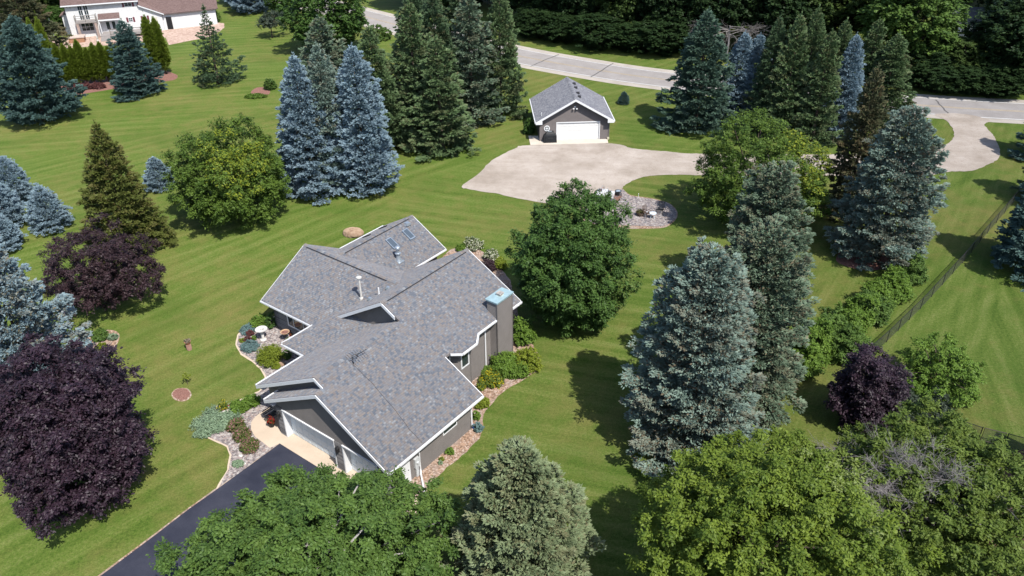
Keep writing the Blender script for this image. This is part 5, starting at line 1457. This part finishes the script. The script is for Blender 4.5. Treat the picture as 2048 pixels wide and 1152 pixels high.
m_ = MB(); m_.lathe([(.16, 0), (.13, .1), (.11, .45), (.16, .6), (.07, .68), (.1, .8), (.0, .88)], (0, 0, 0), 10); m_.build("figure", STONEW, st, True); m_ = MB(); m_.b2(-.2, .2, -.2, .2, -.02, 0.03); m_.build("plinth", STONEW, st)

# ------------------------------------------------------------------ things round the main house
bb = thing("birdbath", "white birdbath with a bird figure in the gravel bed left of the house", "birdbath", gp(527, 680))
m_ = MB(); m_.lathe([(.24, 0), (.24, .06), (.14, .12), (.10, .3), (.13, .55), (.09, .75), (.14, .84)], (0, 0, .02), 16); m_.build("pedestal", STONEW, bb, True)
m_ = MB(); m_.lathe([(.12, 0), (.40, .06), (.45, .13), (.42, .13), (.36, .09), (.05, .06)], (0, 0, .86), 20); bo = m_.build("bowl", STONEW, bb, True)
m_ = MB(); m_.lathe([(.05, 0), (.09, .06), (.08, .14), (.04, .2), (.06, .25), (.0, .31)], (0, 0, .92), 10); m_.box((.12, 0, 1.05), (.22, .08, .05), .5); m_.build("bird_figure", STONEW, bb, True)
pb = thing("planter_bowl", "round terracotta-rimmed bowl on a dark stand near the left wing", "planter", gp(573, 681))
m_ = MB()
for a in range(3): m_.tube([(.15 * math.cos(a * 2.1), .15 * math.sin(a * 2.1), .03), (.07 * math.cos(a * 2.1), .07 * math.sin(a * 2.1), .4), (.2 * math.cos(a * 2.1), .2 * math.sin(a * 2.1), .62)], .018, 5)
m_.build("stand", DARK, pb)
m_ = MB(); m_.lathe([(.16, 0), (.30, .12), (.34, .2), (.29, .2), (.25, .13), (.05, .12)], (0, 0, .6), 20); m_.build("bowl", simple("cream_terracotta", (.60, .40, .25), .8), pb, True)
m_ = MB(); m_.lathe([(.01, 0), (.27, .0), (.01, .02)], (0, 0, .75), 16); m_.build("soil", MULCHR, pb)
rp = shrub("red-flowering plant behind the planter bowl", (585, 672), 5, .45, F_RFLOW, "flower_plant", "flower", leaf=.06, n=16)
wp = thing("flower_pot", "small white pot tucked under the entry eave beside the planter bowl", "pot", gp(577, 686))
m_ = MB(); m_.lathe([(.10, 0), (.15, .22), (.17, .26), (.13, .26), (.1, .2)], (0, 0, .03), 12); m_.build("pot", STONEW, wp, True)
me_, _, _ = leafy_mesh("foliage", 77, .5, .28, .15, .15, F_WFLOW, ncl=10, cr=.09, nl=20, leaf=.05, fl=.4); link(bpy.data.objects.new("foliage", me_), wp)
ur = thing("planter_urn", "round stone planter with yellow and red flowers at the driveway garden", "planter", gp(450, 826))
m_ = MB(); m_.lathe([(.22, 0), (.34, .12), (.38, .3), (.36, .42), (.31, .42), (.28, .34), (.1, .32)], (0, 0, .03), 20); m_.build("pot", STONEW, ur, True)
me_, _, _ = leafy_mesh("foliage", 78, .95, .35, .38, .38, F_YFLOW, ncl=24, cr=.16, nl=40, leaf=.07, lumps=.4, fl=.2); link(bpy.data.objects.new("foliage", me_), ur)
me_, _, _ = leafy_mesh("red_flowers", 79, .55, .38, .34, .34, F_RFLOW, ncl=12, cr=.08, nl=24, leaf=.06, lumps=.4, fl=.6); link(bpy.data.objects.new("red_flowers", me_), ur)
rf = thing("flower_pot", "pot of red flowers beside the brick pier of the garage", "pot", gp(544, 853))
m_ = MB(); m_.lathe([(.16, 0), (.22, .28), (.25, .33), (.2, .33), (.15, .25)], (0, 0, .035), 14); m_.build("pot", DARK, rf, True)
me_, _, _ = leafy_mesh("foliage", 80, .75, .3, .28, .28, F_RFLOW, ncl=18, cr=.13, nl=40, leaf=.06, fl=.6); link(bpy.data.objects.new("foliage", me_), rf)
be = thing("garden_bench", "dark metal bench in the shade left of the garage door", "bench", gp(548, 838), math.radians(-37 + 90))
m_ = MB()
for i in range(4): m_.box((0, -.18 + .12 * i, .45), (1.1, .08, .025))
m_.build("seat", DARK, be)
m_ = MB()
for i in range(3): m_.box((0, .24 + .02 * i, .6 + .12 * i), (1.1, .02, .07))
m_.build("backrest", DARK, be)
for x in (-.5, .5):
    for y in (-.2, .22):
        m_ = MB(); m_.tube([(x, y, .04), (x, y, .45)], .02, 5); m_.build("leg", DARK, be)
# boulder on the lawn behind the house
def rock(label, pos, sx, sy, sz, mat, seed, nm="boulder", rz=0):
    bm = bmesh.new(); bmesh.ops.create_icosphere(bm, subdivisions=4, radius=1)
    rr_ = np.random.default_rng(seed); kk = rr_.normal(0, 1.5, (6, 3)); pp = rr_.uniform(0, 6, 6)
    for v in bm.verts:
        c = np.array(v.co)
        f = 1 + .10 * sum(math.sin(float(c @ kk[j] * (1 + j * .5)) + pp[j]) for j in range(6)) / 2.2
        v.co = Vector((c[0] * f * sx, c[1] * f * sy, max(-.3, c[2] * f) * sz + sz * .25))
    me = bpy.data.meshes.new(nm); bm.to_mesh(me); bm.free(); me.materials.append(mat)
    me.polygons.foreach_set("use_smooth", [True] * len(me.polygons))
    o = link(bpy.data.objects.new(nm, me)); o.location = pos; o.rotation_euler = (0, 0, rz)
    return tag(o, label, "boulder")
t = NT("sandy_rock", .9, .2); nz = t.noise(2.2, 6, rough=.7); t.base(t.ramp(nz, [(.3, (.20, .13, .09)), (.5, (.36, .25, .17)), (.7, (.44, .33, .24))])); t.bump(nz, .8, .15); ROCKM = t.m
rock("large tan boulder on the lawn behind the left wing", gp(707, 470), .95, .62, .55, ROCKM, 4, rz=-.2)
rock("pale rock beside the lime groundcover under the front eave", gp(563, 730), .28, .2, .2, ROCKM, 6, "garden_rock")
for i, (x, y, s_) in enumerate(((482, 912, .13), (489, 928, .1), (448, 832, .16), (455, 836, .12), (497, 905, .1))):
    o = rock(["white stone in the pebbles above the driveway edge", "small white stone closest to the driveway edge", "white stone left below the planter urn", "white stone right below the planter urn", "white stone between pink shrub and driveway"][i], gp(x, y), s_, s_ * .8, s_ * .7, STONEW, 10 + i, "stone"); o['category'] = "stone"; o['group'] = "white stones in the front bed"
# lawn ornaments
po = thing("flower_pot", "terracotta pot of pale flowers on a log stump in the left lawn", "pot", gp(379, 699))
m_ = MB(); m_.lathe([(.17, 0), (.19, .1), (.18, .48)], (0, 0, 0), 12); m_.build("stump", simple("reddish_log", (.33, .19, .15), .9), po, True)
m_ = MB(); m_.lathe([(.15, 0), (.22, .2), (.25, .24), (.2, .24), (.15, .18)], (0, 0, .48), 12); m_.build("pot", TERRA, po, True)
F_PALEP = foliage("pale_pink_flowers", (.12, .16, .05), (.45, .33, .30), (.55, .42, .40))
me_, _, _ = leafy_mesh("foliage", 81, .95, .66, .26, .26, F_PALEP, ncl=16, cr=.1, nl=30, leaf=.06); link(bpy.data.objects.new("foliage", me_), po)
sp_ = thing("sapling", "tiny round-headed sapling above the red mulch circle", "sapling", gp(376, 769))
m_ = MB(); m_.tube([(0, 0, 0), (.02, 0, .6)], [.02, .012], 5); m_.build("stem", BARK, sp_)
me_, _, _ = leafy_mesh("foliage", 82, .95, .5, .3, .3, F_LIME, ncl=12, cr=.12, nl=22, leaf=.07); link(bpy.data.objects.new("foliage", me_), sp_)
wm = thing("garden_windmill", "white wooden lawn windmill half hidden by the silvery spruce", "windmill", gp(133, 632), .3)
m_ = MB()
for sx, sy in ((-1, -1), (1, -1), (1, 1), (-1, 1)): m_.tube([(.42 * sx, .42 * sy, 0), (.13 * sx, .13 * sy, 2.3)], .04, 4)
for z in (.3, .8, 1.3, 1.8):
    k = .42 - .29 * z / 2.3; m_.tube([(-k, -k, z), (k, -k, z), (k, k, z), (-k, k, z), (-k, -k, z)], .025, 4)
for sx, sy in ((1, 0), (-1, 0), (0, 1), (0, -1)):
    m_.prism([(.40 * sx - .40 * sy, .40 * sy + .40 * sx, .1), (.40 * sx + .40 * sy, .40 * sy - .40 * sx, .1), (.12 * sx + .12 * sy, .12 * sy - .12 * sx, 2.2), (.12 * sx - .12 * sy, .12 * sy + .12 * sx, 2.2)], (-sx * .02, -sy * .02, 0))
m_.build("tower", WHITE, wm)
m_ = MB(); m_.box((0, 0, 2.42), (.34, .4, .26), 0, .6); m_.build("cap", WHITE, wm)
for a in range(4):
    m_ = MB(); t_ = a * math.pi / 2 + .4; c_, s_ = math.cos(t_), math.sin(t_)
    m_.prism([(.05 * c_, -.26, 2.42 + .05 * s_), (.5 * c_ - .07 * s_, -.26, 2.42 + .5 * s_ + .07 * c_), (.5 * c_ + .07 * s_, -.26, 2.42 + .5 * s_ - .07 * c_)], (0, .02, 0)); m_.build("blade", WHITE, wm)
# blue item at the garage back corner, hose reel style bucket
bk = thing("watering_can", "small blue watering can at the garage's back corner", "watering can", gp(947, 856))
m_ = MB(); m_.lathe([(.10, 0), (.11, .24), (.08, .26)], (0, 0, .03), 12); m_.build("body", simple("blue_plastic", (.03, .09, .35), .4), bk, True)
m_ = MB(); m_.tube([(.1, 0, .1), (.26, 0, .3)], .018, 5); m_.build("spout", simple("blue_plastic_spout", (.03, .09, .35), .4), bk)

# ------------------------------------------------------------------ cobble patio
WPL = simple("white_plastic", (.70, .78, .85), .4, .4, var=.03)
pt = thing("side_table", "small round white plastic table between the two dark chairs", "table", (*gp(1305, 437)[:2], .04))
m_ = MB(); m_.lathe([(.30, 0), (.33, .02), (.33, .045), (.30, .055)], (0, 0, .50), 18); m_.build("tabletop", WPL, pt, True)
for a in range(4):
    t_ = a * math.pi / 2 + .6; m_ = MB(); m_.tube([(.19 * math.cos(t_), .19 * math.sin(t_), .5), (.26 * math.cos(t_), .26 * math.sin(t_), 0)], .022, 5); m_.build("leg", WPL, pt)
def chair(label, pos, rz, mat, group, w_=.62):
    c = thing("patio_chair", label, "chair", pos, rz, group)
    m_ = MB()
    for i in range(6): m_.box((0, -.24 + .09 * i, .40), (w_, .055, .02))
    m_.build("seat", mat, c)
    m_ = MB()
    for i in range(6): m_.box((0, .27 + .035 * i, .50 + .1 * i), (w_, .018, .055))
    m_.build("backrest", mat, c)
    for x in (-w_ / 2, w_ / 2):
        m_ = MB(); m_.tube([(x, -.28, .62), (x, .24, .64)], .022, 5); m_.tube([(x, -.28, .42), (x, -.28, .62)], .018, 5); m_.build("armrest", mat, c)
        for y0, y1 in ((-.26, -.30), (.24, .32)):
            m_ = MB(); m_.tube([(x, y0, .42), (x, y1, 0)], .02, 5); m_.build("leg", mat, c)
    return c
chair("black slatted metal chair right of the white side table", (*gp(1320, 427)[:2], .04), math.radians(-25), DARK, "chairs on the cobble patio")
chair("dark brown wooden chair left of the white side table", (*gp(1293, 434)[:2], .04), math.radians(35), simple("brown_stain", (.07, .04, .03), .7), "chairs on the cobble patio", .6)
wr_ = thing("log_planter", "rustic wooden planter with mossy plants at the left of the patio chairs", "planter", (*gp(1280, 431)[:2], .04), .4)
m_ = MB(); m_.lathe([(.34, 0), (.40, .22), (.42, .3), (.36, .3), (.3, .2)], (0, 0, 0), 12); m_.build("tub", simple("dark_timber", (.10, .07, .05), .9), wr_, True)
F_MOSS = foliage("mossy_plant", (.09, .085, .03), (.20, .19, .07), (.3, .26, .13))
me_, _, _ = leafy_mesh("foliage", 83, .65, .2, .48, .40, F_MOSS, ncl=24, cr=.14, nl=36, leaf=.07); link(bpy.data.objects.new("foliage", me_), wr_)
lp = thing("garden_hook", "thin pale metal shepherd's hook at the front of the cobble patio", "garden hook", (*gp(1290, 446)[:2], .04))
m_ = MB(); m_.tube([(0, 0, 0), (0, 0, 1.0), (.05, 0, 1.12), (.16, 0, 1.12), (.2, 0, 1.02)], .014, 5); m_.build("rod", ALU, lp); m_ = MB(); m_.box((0, 0, .03), (.3, .04, .03)); m_.build("foot", ALU, lp)
# trash can and load of scrap next to the drive
tc = thing("trash_can", "black round bin standing right of the heaped trailer", "bin", (*gp(1235, 400)[:2], .045))
m_ = MB(); m_.lathe([(.24, 0), (.29, .9), (.31, .92), (.31, .97), (.28, .97), (.26, .85), (.05, .80)], (0, 0, 0), 16); m_.build("barrel", RUBBER, tc, True)
m_ = MB(); m_.lathe([(.05, 0), (.26, .0), (.2, .06), (0, .09)], (0, 0, .93), 14); m_.build("bag", simple("grey_bag", (.30, .36, .42), .5), tc, True)
tl = thing("utility_trailer", "small utility trailer heaped with white and silver scrap beside the maple", "trailer", (*gp(1214, 404)[:2], .045), math.radians(60))
GALV = simple("galvanised_steel", (.34, .35, .37), .45, .5, .6)
m_ = MB(); m_.b2(-.75, .75, -1.2, 1.2, .45, .52); m_.build("bed", simple("rusty_bed", (.20, .11, .08), .8), tl)
m_ = MB()
for x in (-.78, .78): m_.b2(x - .02, x + .02, -1.2, 1.2, .50, .85)
m_.b2(-.75, .75, 1.19, 1.23, .50, .85); m_.build("side_panel", GALV, tl)
m_ = MB(); m_.tube([(-.5, -1.2, .47), (0, -2.2, .47), (.5, -1.2, .47)], .035, 5); m_.build("drawbar", GALV, tl)
for x in (-.9, .9):
    m_ = MB(); m_.tube([(x - .08, .1, .3), (x + .08, .1, .3)], .30, 16); m_.build("wheel", RUBBER, tl)
sc_ = thing("scrap_pile", "heap of white sheets, tubes and pale boxes lying on the trailer", "scrap heap", (*gp(1214, 404)[:2], .045), math.radians(60))
r_ = random.Random(8)
m_ = MB()
for i in range(9): m_.box((r_.uniform(-.5, .5), r_.uniform(-.9, .9), .65 + r_.random() * .35), (r_.uniform(.3, .8), r_.uniform(.3, .8), .05 + .25 * r_.random()), r_.random() * 3)
m_.build("boxes", simple("pale_board", (.66, .66, .66), .6, var=.2, scale=2), sc_)
m_ = MB()
for i in range(12):
    a = Vector((r_.uniform(-.6, .6), r_.uniform(-1, 1), .7 + r_.random() * .3)); b = a + Vector((r_.uniform(-.8, .8), r_.uniform(-.8, .8), r_.uniform(.0, .5))); m_.tube([a, b], .022, 5)
m_.build("tubes", ALU, sc_)
for q in range(2):
    m_ = MB(); m_.tube([(-.1 + .3 * q + .5 * math.cos(t * .42), .55 + .1 * q, .95 + .5 * math.sin(t * .42)) for t in range(0, 16)], .02, 5); m_.build("hoop", ALU if q else simple("dusty_red", (.22, .10, .10), .6), sc_)
pst = thing("marker_stake", "short pale stake at the grass tip beside the cobbles", "stake", (*gp(1276, 398)[:2], .04))
m_ = MB(); m_.tube([(0, 0, 0), (.02, 0, .5)], .02, 5); m_.build("rod", WHITE, pst); m_ = MB(); m_.lathe([(.0, 0), (.045, .03), (.0, .08)], (.02, 0, .5), 8); m_.build("cap", WHITE, pst)

# ------------------------------------------------------------------ chain-link fences
t = NT("chain_link", .5, .4, .3)
X_, Y_, Z_ = t.xyz()
h_ = t.math('ADD', t.math('MULTIPLY', X_, .82), t.math('MULTIPLY', Y_, .57))
def tri(v, p):
    f = t.math('FRACT', t.math('DIVIDE', v, p)); return t.math('LESS_THAN', t.math('ABSOLUTE', t.math('SUBTRACT', f, .5)), .06)
wire = t.math('MAXIMUM', tri(t.math('ADD', h_, Z_), .07), tri(t.math('SUBTRACT', h_, Z_), .07))
t.base((.11, .11, .115)); t.l(wire, t.b.inputs["Alpha"]); LINKM = t.m
def fence(nm, label, P, H_=1.05, posts_every=2.4, top=True):
    root = thing(nm, label, "fence", P[0])
    O_ = P[0]
    Q = [p - O_ for p in P]
    for a, b in zip(Q[:-1], Q[1:]):
        L = (b - a).length; n = max(1, round(L / posts_every))
        for i in range(n + (1 if b is Q[-1] else 0)):
            c = a.lerp(b, i / n); m_ = MB(); m_.tube([c, c + Vector((0, 0, H_ + .05))], .03, 6); m_.build("post", DARK, root)
        m_ = MB(); d = (b - a).normalized() * .0; nn = Vector((-(b - a).y, (b - a).x, 0)).normalized() * .006
        m_.prism([a + Vector((0, 0, .04)), b + Vector((0, 0, .04)), b + Vector((0, 0, H_)), a + Vector((0, 0, H_))], nn); m_.build("mesh_panel", LINKM, root)
        m_ = MB(); m_.tube([a + Vector((0, 0, H_)), b + Vector((0, 0, H_))], .024, 5); m_.build("top_rail", DARK, root)
    return root
fence("chain_link_fence", "long dark chain-link fence running beside the row of shrubs", [gp(1730, 722), gp(1773, 684), gp(1840, 618.7), gp(1925, 526), gp(1974.6, 466.6), gp(2040, 390)])
fence("chain_link_fence", "short chain-link fence left of the gate near the bottom right", [gp(1800, 838), gp(1887, 858), gp(1956, 881)])
fence("chain_link_fence", "piece of chain-link fence right of the gate", [gp(2007, 893.5), gp(2075, 912)])
gt = thing("chain_link_gate", "dark framed chain-link gate near the bottom right, in shade", "gate", gp(1960, 882))
q = gp(2003, 892.5) - gp(1960, 882)
m_ = MB(); m_.tube([(0, 0, .08), (0, 0, 1.05), tuple(q + Vector((0, 0, 1.05))), tuple(q + Vector((0, 0, .08))), (0, 0, .08)], .03, 6); m_.build("frame", simple("brown_steel", (.07, .05, .045), .6), gt)
m_ = MB(); m_.prism([(0, 0, .08), tuple(q + Vector((0, 0, .08))), tuple(q + Vector((0, 0, 1.05))), (0, 0, 1.05)], (0, .005, 0)); m_.build("mesh_panel", LINKM, gt)
# the neighbouring house beyond the right edge, whose shadow falls on the gate
sh = thing("neighbour_house", "tall neighbouring house wholly beyond the right edge, casting the angular shadow", "house", (35.16, 28.17, 0), math.radians(44))
m_ = MB(); m_.b2(-2.0, 2.0, -3.9, 3.9, 0, 8.8); m_.build("wall", WSID, sh)
m_ = MB(); m_.prism([(-2.1, -4.1, 8.8), (2.1, -4.1, 8.8), (2.1, 4.05, 8.8), (-2.1, 4.05, 8.8)], (0, 0, .2)); m_.build("roof", SHINGLEB, sh)

# ------------------------------------------------------------------ glimpses across the road
nh = thing("neighbour_house", "white house glimpsed through the trees at the top right", "house", (*gp(1944, 92)[:2], 0), math.radians(-10))
m_ = MB(); m_.b2(-4, 4, 0, 6, 0, 3.2); m_.build("wall", WSID, nh); m_ = MB(); m_.prism([(-4.4, -.4, 3.2), (-4.4, 6.4, 3.2), (-4.4, 3, 5.2)], (8.8, 0, 0)); m_.build("roof", SHINGLEG, nh)
m_ = MB(); m_.b2(-1, .6, -.04, -.003, .9, 2.2); m_.build("window", GLASS, nh)
bt = thing("blue_tarp", "bright blue tarp over a low stack, seen through the trees", "tarp", (*gp(1881, 66)[:2], 0), .3)
m_ = MB(); m_.add([(-1.1, -.7, 0), (1.1, -.7, 0), (1.2, .7, 0), (-1.1, .7, 0), (-.9, -.4, 1.0), (.7, -.5, 1.2), (.8, .5, 1.1), (-.9, .5, .9)], [(0, 1, 5, 4), (1, 2, 6, 5), (2, 3, 7, 6), (3, 0, 4, 7), (4, 5, 6, 7)]); m_.build("sheet", simple("blue_tarpaulin", (.02, .16, .62), .5), bt)
m_ = MB(); m_.b2(-.7, .5, -.3, .3, .02, .8); m_.build("stack", WOODG, bt)
print("all ok")
